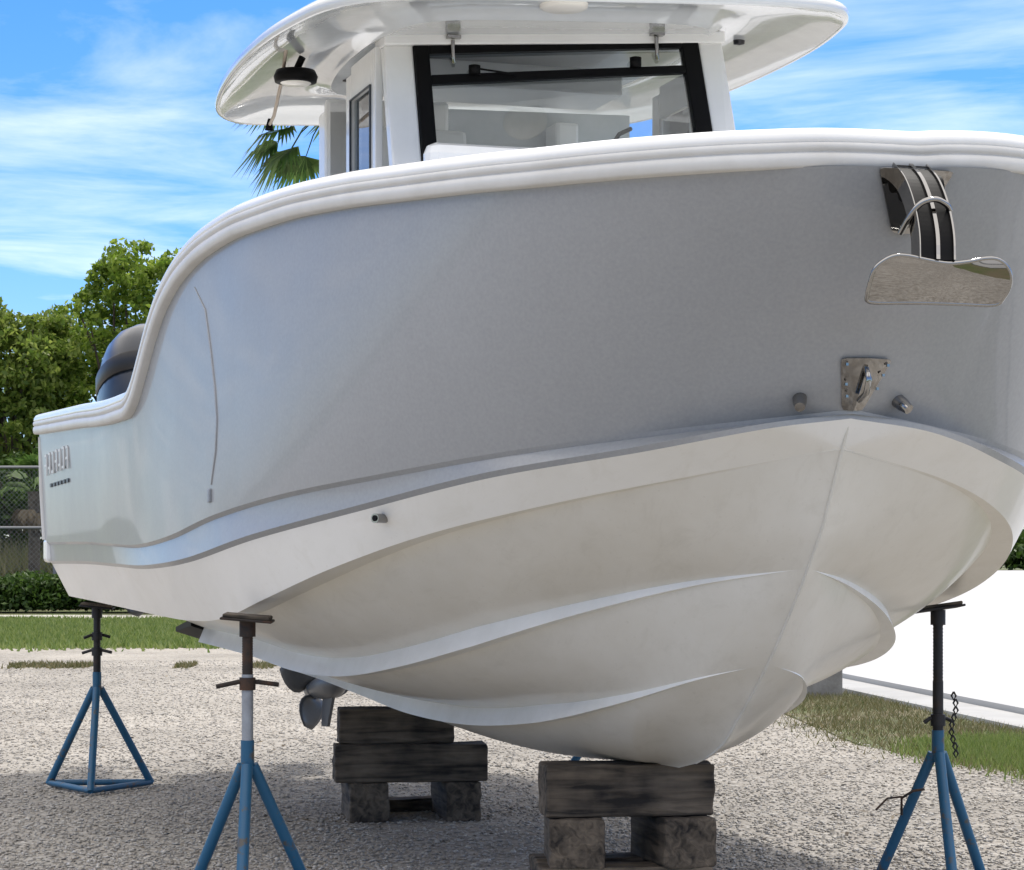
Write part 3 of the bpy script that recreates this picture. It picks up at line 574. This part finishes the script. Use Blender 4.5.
def bar(mb, u0, u1, v0, v1, d0=-.012, d1=.03):
    P = [(u0, v1), (u1, v1), (u1, v0), (u0, v0)]
    mb.hexa([L3(*Wp(u, v, d0)) for u, v in P] + [L3(*Wp(u, v, d1)) for u, v in P])
fr = MB(); bar(fr, 0, .052, -.02, 1.5); bar(fr, .94, 1, -.02, 1.5); bar(fr, .052, .94, -.02, .085); bar(fr, .052, .94, .27, .355)
fr = fr.build("windshield_frame", M['black'], boat, bevel=.004)
gs = MB(); gs.add([L3(*Wp(u, v, .008)) for u, v in ((.05, 1.5), (.955, 1.5), (.955, .08), (.05, .08))], [(0, 1, 2, 3)]); gs.build("glass", M['glass'], fr)
hd = MB(); hd.hexa([L3(3.06, .585, 3.02), L3(2.93, -.71, 3.085), L3(3.1, -.71, 3.085), L3(3.2, .585, 3.02), L3(3.06, .585, 3.07), L3(2.93, -.71, 3.13), L3(3.1, -.71, 3.13), L3(3.2, .585, 3.07)]); hd.build("windshield_header", M['white'], boat, bevel=.006)
# side windows
for sg, t0 in ((1, .60), (-1, -.70)):
    sf = MB()
    for (sa0, sb0, za, zb) in ((3.14, 3.20, 2.2, 3.03), (3.52, 3.60, 2.2, 3.0), (3.20, 3.52, 2.9, 3.03), (3.20, 3.52, 2.2, 2.42)):
        sf.box(L3((sa0 + sb0) / 2, t0 - sg * .015, (za + zb) / 2), (sb0 - sa0, .03, zb - za))
    so_ = sf.build("side_window_frame", M['white'], boat, bevel=.004)
    MB().box(L3(3.36, t0 - sg * .015, 2.66), (.30, .006, .47)).build("side_glass", M['glass'], so_)
    gk = MB()
    for (x0, z0, dx_, dz_) in ((3.203, 2.66, .005, .48), (3.517, 2.66, .005, .48), (3.36, 2.898, .32, .005)): gk.box(L3(x0, t0 + sg * .003, z0), (dx_, .008, dz_))
    gk.build("gasket", M['leg_grey'], so_)
for sg, tt in ((1, .462), (-1, -.55)):
    MB().box(L3(4.38, tt, 2.36), (.16, .105, 1.32)).build("hardtop_leg", M['white'], boat, bevel=.015)
# interior seen through the glass
MB().hexa([L3(3.15, .54, 2.2), L3(3.05, -.64, 2.2), L3(3.9, -.62, 2.2), L3(3.9, .54, 2.2), L3(3.12, .54, 2.60), L3(3.0, -.64, 2.63), L3(3.75, -.62, 2.58), L3(3.75, .54, 2.58)]).build("dashboard", M['white'], boat, bevel=.02)
MB().hexa([L3(4.02, .36, 2.0), L3(4.02, -.04, 2.0), L3(4.1, -.04, 2.0), L3(4.1, .36, 2.0), L3(4.10, .36, 2.92), L3(4.10, -.04, 2.92), L3(4.16, -.04, 2.92), L3(4.16, .36, 2.92)]).build("helm_panel", M['white'], boat, bevel=.02)
MB().box(L3(3.62, -.06, 3.02), (.34, .86, .10)).build("electronics_box", M['white'], boat, bevel=.01)
for tt in (.16, -.30):
    st_ = MB(); st_.box(L3(4.6, tt, 2.42), (.10, .40, .52)); st_.box(L3(4.42, tt, 2.16), (.42, .42, .12)); st_.build("helm_seat", M['white'], boat, bevel=.04)
MB().tube([L3(3.5, -.46, 2.6), L3(3.5, -.46, 2.78), L3(3.52, -.50, 2.83), L3(3.55, -.56, 2.86)], .009, 8).build("grab_rail", M['black'], boat)
MB().lathe([(0, .05), (.05, .045), (.075, .02), (.075, -.02), (.05, -.03), (0, -.03)], 20, L3(3.3, -.24, 2.655)).build("compass", M['gloss_white'], boat)
MB().box(L3(2.60, .27, 2.435), (.10, .58, .30)).build("coaming_backrest", M['white'], boat, bevel=.04)
MB().hexa([L3(4.3, .52, 2.58), L3(4.3, -.02, 2.58), L3(4.34, -.02, 2.58), L3(4.34, .52, 2.58), L3(4.3, .52, 3.06), L3(4.3, -.02, 3.08), L3(4.34, -.02, 3.08), L3(4.34, .52, 3.06)]).build("aft_panel", M['white'], boat, bevel=.02)
MB().hexa([L3(4.48, 0, 2.5), L3(4.48, -.9, 2.5), L3(4.5, -.9, 2.5), L3(4.5, 0, 2.5), L3(4.48, 0, 3.08), L3(4.48, -.9, 3.1), L3(4.5, -.9, 3.1), L3(4.5, 0, 3.08)]).build("aft_curtain", M['curtain'], boat)
# wiper and latches
wp_ = MB(); a_, b_ = Wp(.21, .235, -.02), Wp(.34, .30, -.02); wp_.tube([L3(*a_), L3(*b_)], .004, 6); wp_.lathe([(0, .02), (.022, .015), (.022, -.02), (0, -.02)], 14, L3(*Wp(.2, .24, -.015))); wp_.build("wiper", M['black'], boat)
MB().lathe([(0, .022), (.022, .016), (.022, -.02), (0, -.022)], 14, L3(*Wp(.765, .22, -.012))).build("wiper_motor", M['black'], boat)
for u in (.13, .845):
    l_ = MB(); p_ = Wp(u, -.02, -.03); l_.box(L3(p_[0], p_[1], p_[2] + .01), (.05, .05, .012)); l_.tube([L3(p_[0], p_[1], p_[2]), L3(p_[0] - .005, p_[1], p_[2] - .05), L3(p_[0], p_[1] - .004, p_[2] - .085)], .008, 8); l_.build("latch", M['steel'], boat)

# ---- hardtop
def outline():
    pts = [(2.33, 0), (2.33, .35), (2.35, .63), (2.42, .84), (2.56, .945), (2.77, 1.0), (3.05, 1.04), (3.4, 1.055), (3.8, 1.045), (4.2, 1.01), (4.5, .955), (4.68, .87), (4.755, .75), (4.76, .4), (4.76, 0)]
    c = spl([(a, b, 0) for a, b in pts], 6); return c[:, :2]
half_o = outline(); OUT = np.vstack([half_o, half_o[-2:0:-1] * np.array([1, -1])]); OUT = OUT * np.array([1.0, 1.035]) + np.array([-.05, -.04]); CEN = np.array([3.45, -.04])
def ringo(k, z, tl=0): P = CEN + (OUT - CEN) * k; return [(-p[0], -p[1], z - .05 * p[1]) for p in P]
ht = MB()
ht.grid([ringo(.001, 3.085), ringo(.35, 3.085), ringo(.58, 3.083), ringo(.60, 3.078)], True, True)
ht.grid([ringo(.60, 3.078), ringo(.615, 3.085), ringo(.65, 3.105), ringo(.72, 3.110), ringo(.85, 3.098), ringo(.95, 3.068), ringo(.985, 3.045)], True, True)
ht.grid([ringo(.985, 3.045), ringo(.996, 3.042), ringo(1.002, 3.048), ringo(1.004, 3.06), ringo(1.002, 3.075), ringo(.994, 3.087), ringo(.96, 3.112), ringo(.8, 3.16), ringo(.4, 3.20), ringo(.001, 3.21)], True, True)
hardtop = ht.build("hardtop", M['gloss_white'], boat)
# lights let into the underside
MB().lathe([(0, -.012), (.07, -.010), (.085, -.004), (.088, .01)], 28, L3(2.62, .04, 3.098)).build("dome_light", M['lens'], hardtop)
lg = MB(); c_ = L3(3.55, .81, 2.985); lg.lathe([(0, .025), (.075, .022), (.085, .0), (.08, -.022), (.06, -.026)], 24, c_); lg.tube([(c_[0], c_[1] + .0, c_[2] + .02), (c_[0] + .03, c_[1] + .02, 3.055)], .014, 8); lg = lg.build("spreader_light", M['black'], hardtop)
MB().lathe([(.062, -.024), (.05, -.032), (0, -.034)], 24, c_).build("light_lens", M['lens'], lg)
for (s_, t_) in ((3.2, .42), (3.9, .52), (3.2, -.5), (3.15, -.86)):
    MB().lathe([(0, -.012), (.022, -.008), (.024, .015)], 14, L3(s_, t_, 3.085 - .05 * t_ if abs(t_) < .6 else 3.10 - .05 * t_)).build("rod_clip", M['dark_steel'], hardtop)
cd = MB(); cd.tube([L3(3.42, .875, 3.06), L3(3.7, .83, 3.01), L3(4.15, .77, 2.945), L3(4.28, .762, 2.93)], .007, 6)
cd = cd.build("hanging_cord", M['cord']); cd.location = boat.location; cd.rotation_euler = boat.rotation_euler
tag(cd, "tan cord hanging under the hardtop with a black clip at its end", "cord")
ck = MB(); ck.tube([L3(4.27, .763, 2.955), L3(4.285, .762, 2.91)], [.008, .02], 8); ck.build("clip", M['black'], cd)

# ------------------------------------------------------------------ anchor hanging at the bow roller
anchor = empty("anchor", boat.location, boat.rotation_euler.z)
tag(anchor, "polished stainless anchor hanging from the bow roller with its curved fluke facing out", "anchor")
# fluke: plate with rounded upturned ends, facing forward and a little down
ol = [(-.172, -.010), (-.168, .018), (-.150, .038), (-.125, .050), (-.095, .050), (-.05, .042), (0, .036), (.05, .042), (.095, .052), (.125, .052), (.150, .040), (.168, .018), (.174, -.008), (.168, -.034), (.150, -.052), (.06, -.054), (-.06, -.055), (-.155, -.056), (-.170, -.040)]
ol = [tuple(q[:2]) for q in spl([(a, b, 0) for a, b in ol] + [(ol[0][0], ol[0][1], 0)], 5)[:-1]]
def flk(y, z, d):
    bend = .28 * abs(y) ** 1.6
    return (.18 - bend + d + z * .55 - 3.0 * z * z, y * 1.09 - .014, 1.812 + z)
n = len(ol); fm = MB()
for d in (0, -.009):
    rows = [[flk(y * k, z * k - (1 - k) * .004, d) for (y, z) in ol] for k in (1, .75, .5, .25, .001)]
    fm.grid(rows, True, True)
fm.add([flk(y, z, 0) for y, z in ol] + [flk(y, z, -.009) for y, z in ol], [(i, (i + 1) % n, n + (i + 1) % n, n + i) for i in range(n)], True)
fm.tube([flk(y, z, -.004) for y, z in ol] + [flk(ol[0][0], ol[0][1], -.004)], .0055, 8, False); fm.build("fluke", M['steel'], anchor)
_p = [(-.02, -.012, 2.10), (.05, -.018, 2.055), (.11, -.026, 1.99), (.155, -.036, 1.92), (.175, -.044, 1.85)]; path = [tuple(q) for q in spl(_p, 6)]; NP = len(path) - 1
def ribbon(y0, y1, half, shift=0):
    mb = MB(); G = []
    for i, p in enumerate(path):
        T = (Vector(path[min(i + 1, NP)]) - Vector(path[max(i - 1, 0)])).normalized(); nn = Vector((T.z, 0, -T.x)) * -1
        P = Vector(p) + nn * shift; a = P + nn * half; b = P - nn * half
        G.append([tuple(a + Vector((0, y0, 0))), tuple(a + Vector((0, y1, 0))), tuple(b + Vector((0, y1, 0))), tuple(b + Vector((0, y0, 0)))])
    mb.grid(G, False, True); return mb
ribbon(-.046, .044, .020).build("shank", M['black'], anchor)
for y0, wy in ((-.0485, .003), (-.004, .010), (.043, .005)): ribbon(y0, y0 + wy, .023, .003).build("shank_plate", M['steel'], anchor)
rb = MB(); rb.tube([tuple(q) for q in spl([(.095, -.092, 1.93), (.13, -.082, 1.97), (.15, -.062, 1.998), (.155, -.028, 2.008), (.15, .004, 1.998), (.14, .02, 1.985)], 6)], .0075, 10); rb.build("roll_bar", M['steel'], anchor)
MB().tube([(.02, -.045, 2.055), (.02, .05, 2.055)], .036, 18).build("bow_roller", M['black'], boat)

# ------------------------------------------------------------------ keel timbers
def timber(loc, d, rz, label, chips=True):
    bm = bmesh.new(); bmesh.ops.create_cube(bm, size=1); bmesh.ops.scale(bm, vec=d, verts=bm.verts)
    bmesh.ops.subdivide_edges(bm, edges=bm.edges, cuts=5, use_grid_fill=True)
    for v in bm.verts: v.co += Vector((random.gauss(0, .0022), random.gauss(0, .0022), random.gauss(0, .0018)))
    me = bpy.data.meshes.new("timber_block"); bm.to_mesh(me); bm.free(); me.materials.append(M['timber'])
    o = bpy.data.objects.new("timber_block", me); col.objects.link(o); o.location = loc; o.rotation_euler = (0, 0, rz)
    b = o.modifiers.new('bevel', 'BEVEL'); b.width = .008; b.segments = 2; b.limit_method = 'ANGLE'; b.angle_limit = R(50)
    return tag(o, label, "timber block", "timber blocks under the keel")
def pile(s, t0, wbeam, zs, front):
    x, y = world_of(s, t0); a = HEAD * .62
    return x, y, a
TZ = .157
x, y = world_of(1.86, .085); a = R(8)
def rel(x, y, a, u, v): return (x + u * math.cos(a) - v * math.sin(a), y + u * math.sin(a) + v * math.cos(a))
def place(px, py, z, d, rz, label): return timber((px, py, z), d, rz, label)
place(*rel(x, y, a, 0, 0), .474 - .084, (.55, .18, .168), a, "weathered timber beam directly under the boat's forefoot, on two posts")
place(*rel(x, y, a, -.165, .04), .145 + .080, (.36, .175, .158), a + R(84), "left of the two timbers carrying the front keel beam")
place(*rel(x, y, a, .165, .05), .145 + .080, (.40, .175, .158), a + R(95), "right of the two timbers carrying the front keel beam")
place(*rel(x, y, a, -.02, -.06), .075, (.56, .17, .15), a, "bottom timber at the front edge of the pile under the bow")
place(*rel(x, y, a, 0, .18), .075, (.56, .17, .15), a, "bottom timber at the back of the pile under the bow, partly in shadow")
x, y = world_of(4.58, .08); a = R(7)
place(*rel(x, y, a, -.06, .05), .334 + .077, (.50, .17, .152), a, "dark timber block on top of the rear pile, touching the keel")
place(*rel(x, y, a, 0, 0), .172 + .080, (.66, .20, .16), a, "long weathered beam across the middle of the rear keel pile")
place(*rel(x, y, a, -.19, .10), .086, (.42, .17, .169), a + R(92), "left of the two ground timbers under the rear keel beam")
place(*rel(x, y, a, .21, .10), .086, (.42, .15, .169), a + R(94), "right of the two ground timbers under the rear keel beam")
place(*rel(x, y, a, 0.02, .38), .03, (.30, .12, .055), a, "thin plank lying between the rear pile's ground timbers")

# ------------------------------------------------------------------ boat stands
def stand(loc, H, rz, label, rod, low, low_h, apex=.49, foot=.30, zh=None, style=0, pad_tilt=0.0, pad_dir=0.0):
    root = empty("boat_stand", (*loc, 0), rz); tag(root, label, "boat stand", "blue tripod boat stands under the hull")
    top = H - .035
    for k in range(3):
        a = -math.pi / 2 + k * 2 * math.pi / 3; c, s_ = math.cos(a), math.sin(a)
        MB().tube([(.018 * c, .018 * s_, apex + .01), (foot * c, foot * s_, .02)], .0185, 12).build("leg", M['blue'], root)
        a2 = a + 2 * math.pi / 3
        MB().tube([(foot * c, foot * s_, .024), (foot * math.cos(a2), foot * math.sin(a2), .024)], .015, 8).build("base_bar", M['blue'], root)
    MB().tube([(0, 0, apex - .02), (0, 0, apex + .09)], .0215, 16).build("centre_tube", M['blue'], root)
    MB().tube([(0, 0, apex + .085), (0, 0, apex + .09 + low_h)], .0185, 16).build("pole", low, root)
    mb = MB(); z0 = apex + .085 + low_h; zz = np.linspace(z0, top - .02, 40)
    mb.tube([(0, 0, z) for z in zz], [.0165 + .0014 * (i % 2) for i in range(40)], 12); mb.build("threaded_rod", rod, root)
    if zh:
        hb = MB()
        for dz, ln, an in zh:
            c, s_ = math.cos(an), math.sin(an); hb.tube([(-ln * c, -ln * s_, dz - .008), (-.03 * c, -.03 * s_, dz + .006), (.03 * c, .03 * s_, dz + .006), (ln * c, ln * s_, dz - .004)], .0075, 8)
            hb.tube([(0, 0, dz - .02), (0, 0, dz + .02)], .026, 12)
        hb.build("screw_handle", rod, root)
    rot = Matrix.Rotation(pad_tilt, 3, Vector((math.cos(pad_dir), math.sin(pad_dir), 0)))
    MB().tube([(0, 0, top - .055), (0, 0, top - .003)], .026, 12).build("top_collar", rod, root)
    MB().box((0, 0, top), (.165, .13, .008), rot).build("top_plate", rod, root, bevel=.003)
    MB().box(rot @ Vector((0, 0, .010)) + Vector((0, 0, top)), (.15, .12, .012), rot).build("hull_pad", M['timber'], root, bevel=.004)
    return root
def zc_at(s): return float(np.interp(s, cC[:, 0], cC[:, 2])), float(np.interp(s, cC[:, 0], cC[:, 1]))
def sx(px, Y): return ((px - 512) / 2350 * Y, Y)
y1 = 7.50; x1 = sx(247.5, y1)
stand(x1, .975, R(1), "nearest left boat stand, blue legs below a bare grey and rusty pole", M['rust'], M['galv'], .21, zh=[(.735, .10, .2)], apex=.465, foot=.238, pad_tilt=R(5), pad_dir=R(73))
y2 = 11.55
stand(sx(97, y2), .935, R(4), "blue boat stand under the stern, farther left, with its whole base ring visible", M['dark_rod'], M['dark_rod'], .12, foot=.29, zh=[(.755, .065, .3), (.68, .075, -.2)], pad_tilt=R(6), pad_dir=R(73))
y3 = 8.15
st3 = stand(sx(938, y3), .995, R(4), "blue boat stand on the right, a chain hanging on its dark pole", M['dark_rod'], M['dark_rod'], .17, apex=.45, foot=.212, zh=[(.575, .05, .1)], pad_tilt=R(-9), pad_dir=R(60))
x4, y4 = world_of(5.55, -1.30)
stand((x4, y4), .96, R(22), "blue boat stand mostly hidden, one foot showing behind the front timbers", M['dark_rod'], M['galv'], .15, foot=.36, pad_tilt=R(-12), pad_dir=R(60))
ch = MB()
for k in range(9):
    z = .66 - k * .025; ch.tube([(.05 + .008 * math.sin(k), -.02, z + .014), (.058 + .008 * math.sin(k), -.02, z), (.05 + .008 * math.sin(k), -.02, z - .014), (.042 + .008 * math.sin(k), -.02, z), (.05 + .008 * math.sin(k), -.02, z + .014)], .0035, 6)
ch.build("chain", M['dark_rod'], st3)
wi = MB(); wi.tube([(-.135, -.03, .25), (-.14, -.05, .31), (-.10, -.05, .335), (-.06, -.05, .34)], .005, 6); wi.tube([(-.14, -.05, .315), (-.19, -.05, .31), (-.23, -.05, .27)], .004, 6); wi.build("wire_hook", M['rust'], st3)

# ------------------------------------------------------------------ concrete post beyond the bow
cp = MB(); px_, py_ = sx(823, 19.6); cp.prism([(-.145, -.145, 0), (.145, -.145, 0), (.145, .145, 0), (-.145, .145, 0)], (px_, py_, -.05), (px_, py_, .85)); cp = cp.build("concrete_post", M['conc_post'], bevel=.02)
tag(cp, "square grey concrete post standing at the edge of the verge behind the hull", "post")

# ------------------------------------------------------------------ vegetation
def leaf_quads(C, size, flat_=0.0, shape=1.8):
    n = len(C); a = rng.normal(0, 1, (n, 3)); a[:, 2] *= (1 - flat_ * .6); a /= np.linalg.norm(a, axis=1)[:, None]
    b = rng.normal(0, 1, (n, 3)); b -= (b * a).sum(1)[:, None] * a; b /= np.linalg.norm(b, axis=1)[:, None]
    s = size * rng.uniform(.6, 1.4, (n, 1)); u = a * s * shape / 2; v = b * s / 2
    return np.stack([C - u, C - v * .9 + u * .1, C + u, C + v * .9 + u * .1], 1)
def tree(name, x, y, trunk_h, lobes, nclump, nleaf, size, m, label, cat="tree", trunk_r=.18, group=None):
    root = empty(name, (x, y, 0)); tag(root, label, cat, group)
    cs = []; wts = np.array([l[3] * l[4] * l[5] for l in lobes]); wts = wts / wts.sum()
    for l, w in zip(lobes, wts):
        k = max(3, int(nclump * w)); d = rng.normal(0, 1, (k, 3)); d /= np.linalg.norm(d, axis=1)[:, None]
        rad = rng.uniform(.2, 1.25, (k, 1)) ** .5; cs.append(np.array(l[:3]) + d * rad * np.array(l[3:6]))
    cs = np.vstack(cs); pts = []
    for c in cs:
        r = rng.uniform(.22, .52); k = int(nleaf * rng.uniform(.5, 1.4)); d = rng.normal(0, 1, (k, 3)); d /= np.linalg.norm(d, axis=1)[:, None]
        pts.append(c + d * (rng.uniform(0, 1, (k, 1)) ** .45) * r * np.array([1.2, 1.2, .75]))
    quads_mesh("crown", leaf_quads(np.vstack(pts), size), m, root)
    tb_ = MB(); tb_.tube([(0, 0, -.1), (.05, .02, trunk_h * .5), (.0, .08, trunk_h)], [trunk_r * 1.3, trunk_r, trunk_r * .8], 10)
    for c in cs[rng.choice(len(cs), min(22, len(cs)), replace=False)]:
        p0 = Vector((0, .05, trunk_h * random.uniform(.75, 1))); p2 = Vector(c); pm = (p0 + p2) / 2 + Vector((random.uniform(-.3, .3), random.uniform(-.3, .3), random.uniform(-.1, .4)))
        tb_.tube([p0, pm, p2], [trunk_r * .5, trunk_r * .28, .02], 6, False)
    tb_.build("trunk", M['bark'], root); return root
def X(px, Y): return (px - 512) / 2350 * Y
grp = "trees behind the fence on the left"
tree("tree", X(132, 62), 62, 3.2, [(0.1, 0, 7.9, 1.3, 1.6, 1.5), (-1.3, 0, 7.0, 1.1, 1.5, 1.1), (1.0, 0, 7.6, 1.5, 1.6, 1.9), (.3, 0, 9.2, .8, .9, .75), (-.8, 0, 8.3, .9, .8, .8), (-.3, 0, 5.0, 2.3, 2, 1.4), (1.6, 0, 4.0, 2.2, 2, 2)], 270, 115, .105, M['leaf'], "tallest leafy green tree rising beside the stern, lit on top", group=grp)
tree("tree", X(14, 60), 60, 2.6, [(0, 0, 6.2, 1.5, 1.5, 1.3), (-1.3, 0, 6.9, 1.3, 1.4, 1.4), (-.4, 0, 4.2, 2.0, 1.6, 1.1), (.9, 0, 6.0, 1.0, 1, 1.2), (-.1, 0, 7.1, .9, .9, .8), (.7, 0, 7.0, .8, .8, .7)], 205, 105, .10, M['leaf2'], "lower olive green tree at the left edge of the picture", group=grp)
tree("tree", X(70, 64), 64, 2.0, [(0, 0, 6.1, 1.7, 1.5, 1.5), (-1.0, 0, 3.3, 1.5, 1.5, 1.4), (1.2, 0, 3.2, 1.7, 1.5, 1.6)], 150, 105, .105, M['leaf2'], "bushy green tree filling the gap between the tall tree and the left one", group=grp)
tree("shrub", X(20, 57), 57, 0.6, [(-1.2, 0, 2.5, 1.4, .8, 1.0), (.5, 0, 2.8, 1.3, .8, 1.0), (1.8, 0, 2.2, 1.2, .8, 1.1), (-1.0, 1.5, 1.1, 1.5, .8, .9), (1.2, 1.5, 1.1, 1.6, .8, .9)], 190, 120, .09, M['hedge'], "dark green shrub pressed against the back of the wire fence", "shrub", .05)
# hedge of low dark bushes along the path
hp = np.stack([rng.uniform(-15, -2, 70000), rng.normal(0, .42, 70000), rng.uniform(0, 1, 70000)], 1)
hh = .78 + .12 * np.sin(hp[:, 0] * 1.9) + .08 * np.sin(hp[:, 0] * 4.7 + 1) + rng.normal(0, .05, len(hp)); hp[:, 2] = .05 + hh * hp[:, 2] ** .7; hp[:, 1] += 51.0
tag(quads_mesh("hedge", leaf_quads(hp, .07), M['hedge']), "low dense dark green hedge along the far side of the path", "hedge")
# tall dry grass behind the fence
gp = np.stack([rng.uniform(-16, -3, 30000), rng.uniform(54.5, 60, 30000), rng.uniform(0, .5, 30000)], 1)
tag(blades("tall_grass", gp, 1.25, .02, M['tallgrass'], .9), "tall dry grey green grass behind the wire fence", "grass", kind="stuff")
# chain link fence
fe = empty("wire_fence", (-9, 52.4, 0)); tag(fe, "chain link fence with two horizontal rails behind the hedge", "fence")
for k in range(5): MB().tube([(-8 + 3.4 * k, 0, -.1), (-8 + 3.4 * k, 0, 3.25)], .04, 8).build("post", M['fence'], fe)
for z in (3.2, 1.85): MB().tube([(-8.5, 0, z), (6.5, 0, z)], .034, 8).build("rail", M['fence'], fe)
wm = []
for k in np.arange(-12, 16, .11):
    for sg in (1, -1):
        x0, x1_ = k, k + sg * 3.1
        a0 = np.array([x0, 0, .05]); b0 = np.array([x1_, 0, 3.15])
        if min(x0, x1_) < -8.4 or max(x0, x1_) > 6.4: continue
        w_ = np.array([.0035, 0, 0]); wm.append([a0 - w_, a0 + w_, b0 + w_, b0 - w_])
quads_mesh("wire_mesh", wm, M['fence'], fe)
# fan palms
def fan_palm(x, y, h, rad, nf, label, droop=(.9, -.9), skirt=0, trunk_r=.17, seed=1):
    root = empty("palm_tree", (x, y, 0)); tag(root, label, "palm tree")
    t_ = MB(); zz = np.linspace(-.1, h, 24); t_.tube([(.03 * math.sin(z), 0, z) for z in zz], [trunk_r * (1 + .12 * (i % 2)) for i in range(24)], 12); t_.build("trunk", M['palm_bark'], root)
    r2 = np.random.default_rng(seed); Q = []; st = MB()
    def fans(n, lo, hi, Rr, dead=False):
        Q = []
        for k in range(n):
            az = r2.uniform(0, 2 * np.pi); el = r2.uniform(lo, hi); d = np.array([math.cos(az) * math.cos(el), math.sin(az) * math.cos(el), math.sin(el)])
            base = np.array([0, 0, h]); mid = base + d * Rr * .55 + np.array([0, 0, -.02]); c = base + d * Rr * .75 + np.array([0, 0, -.12 * Rr])
            if not dead: st.tube([tuple(base), tuple(mid), tuple(c)], [.022, .016, .012], 5, False)
            side = np.cross(d, [0, 0, 1]); side /= np.linalg.norm(side) + 1e-6; upn = np.cross(side, d)
            for q in np.linspace(-1.25, 1.25, 22):
                dr = d * math.cos(q) + side * math.sin(q); ln = Rr * (.62 if dead else .62) * (1 - .25 * abs(q)) * r2.uniform(.85, 1.1)
                m_ = c + dr * ln * .55 + upn * .03; e_ = c + dr * ln + np.array([0, 0, -.32 * ln * r2.uniform(.6, 1.3)])
                wv = np.cross(dr, upn); wv /= np.linalg.norm(wv) + 1e-6; wv = wv * .035 * Rr / 1.2
                Q.append([c - wv * .2, m_ - wv, e_, m_ + wv])
        return Q
    quads_mesh("crown", fans(nf, droop[1], droop[0], rad), M['palm'], root); st.build("leaf_stems", M['palm'], root)
    if skirt: quads_mesh("dead_fronds", fans(skirt, -1.4, -.7, rad * .7, True), M['dead'], root)
    return root
fan_palm(X(333, 55), 55, 11.85, 1.98, 50, "fan palm whose green crown shows below the hardtop, against the sky", (1.3, -.75), 0, seed=3)
fan_palm(X(33, 54.0), 54.0, 2.7, .9, 14, "short rough trunked palm with dry fronds behind the hedge", (1.3, -.2), 14, .125, seed=5)
# far wood beyond the concrete
tp = np.stack([rng.uniform(-30, 125, 60000), 262 + rng.normal(0, 4, 60000), rng.uniform(0, 1, 60000)], 1)
tp[:, 2] = .2 + (4.4 + .8 * np.sin(tp[:, 0] * .23) + .7 * np.sin(tp[:, 0] * .61 + 1) + .5 * np.sin(tp[:, 0] * 1.37 + 2) + .35 * np.sin(tp[:, 0] * 3.1) + rng.normal(0, .25, len(tp))) * tp[:, 2] ** .75
tag(quads_mesh("far_trees", leaf_quads(tp, .5), M['hedge']), "distant line of dark green trees beyond the concrete", "trees", kind="stuff")
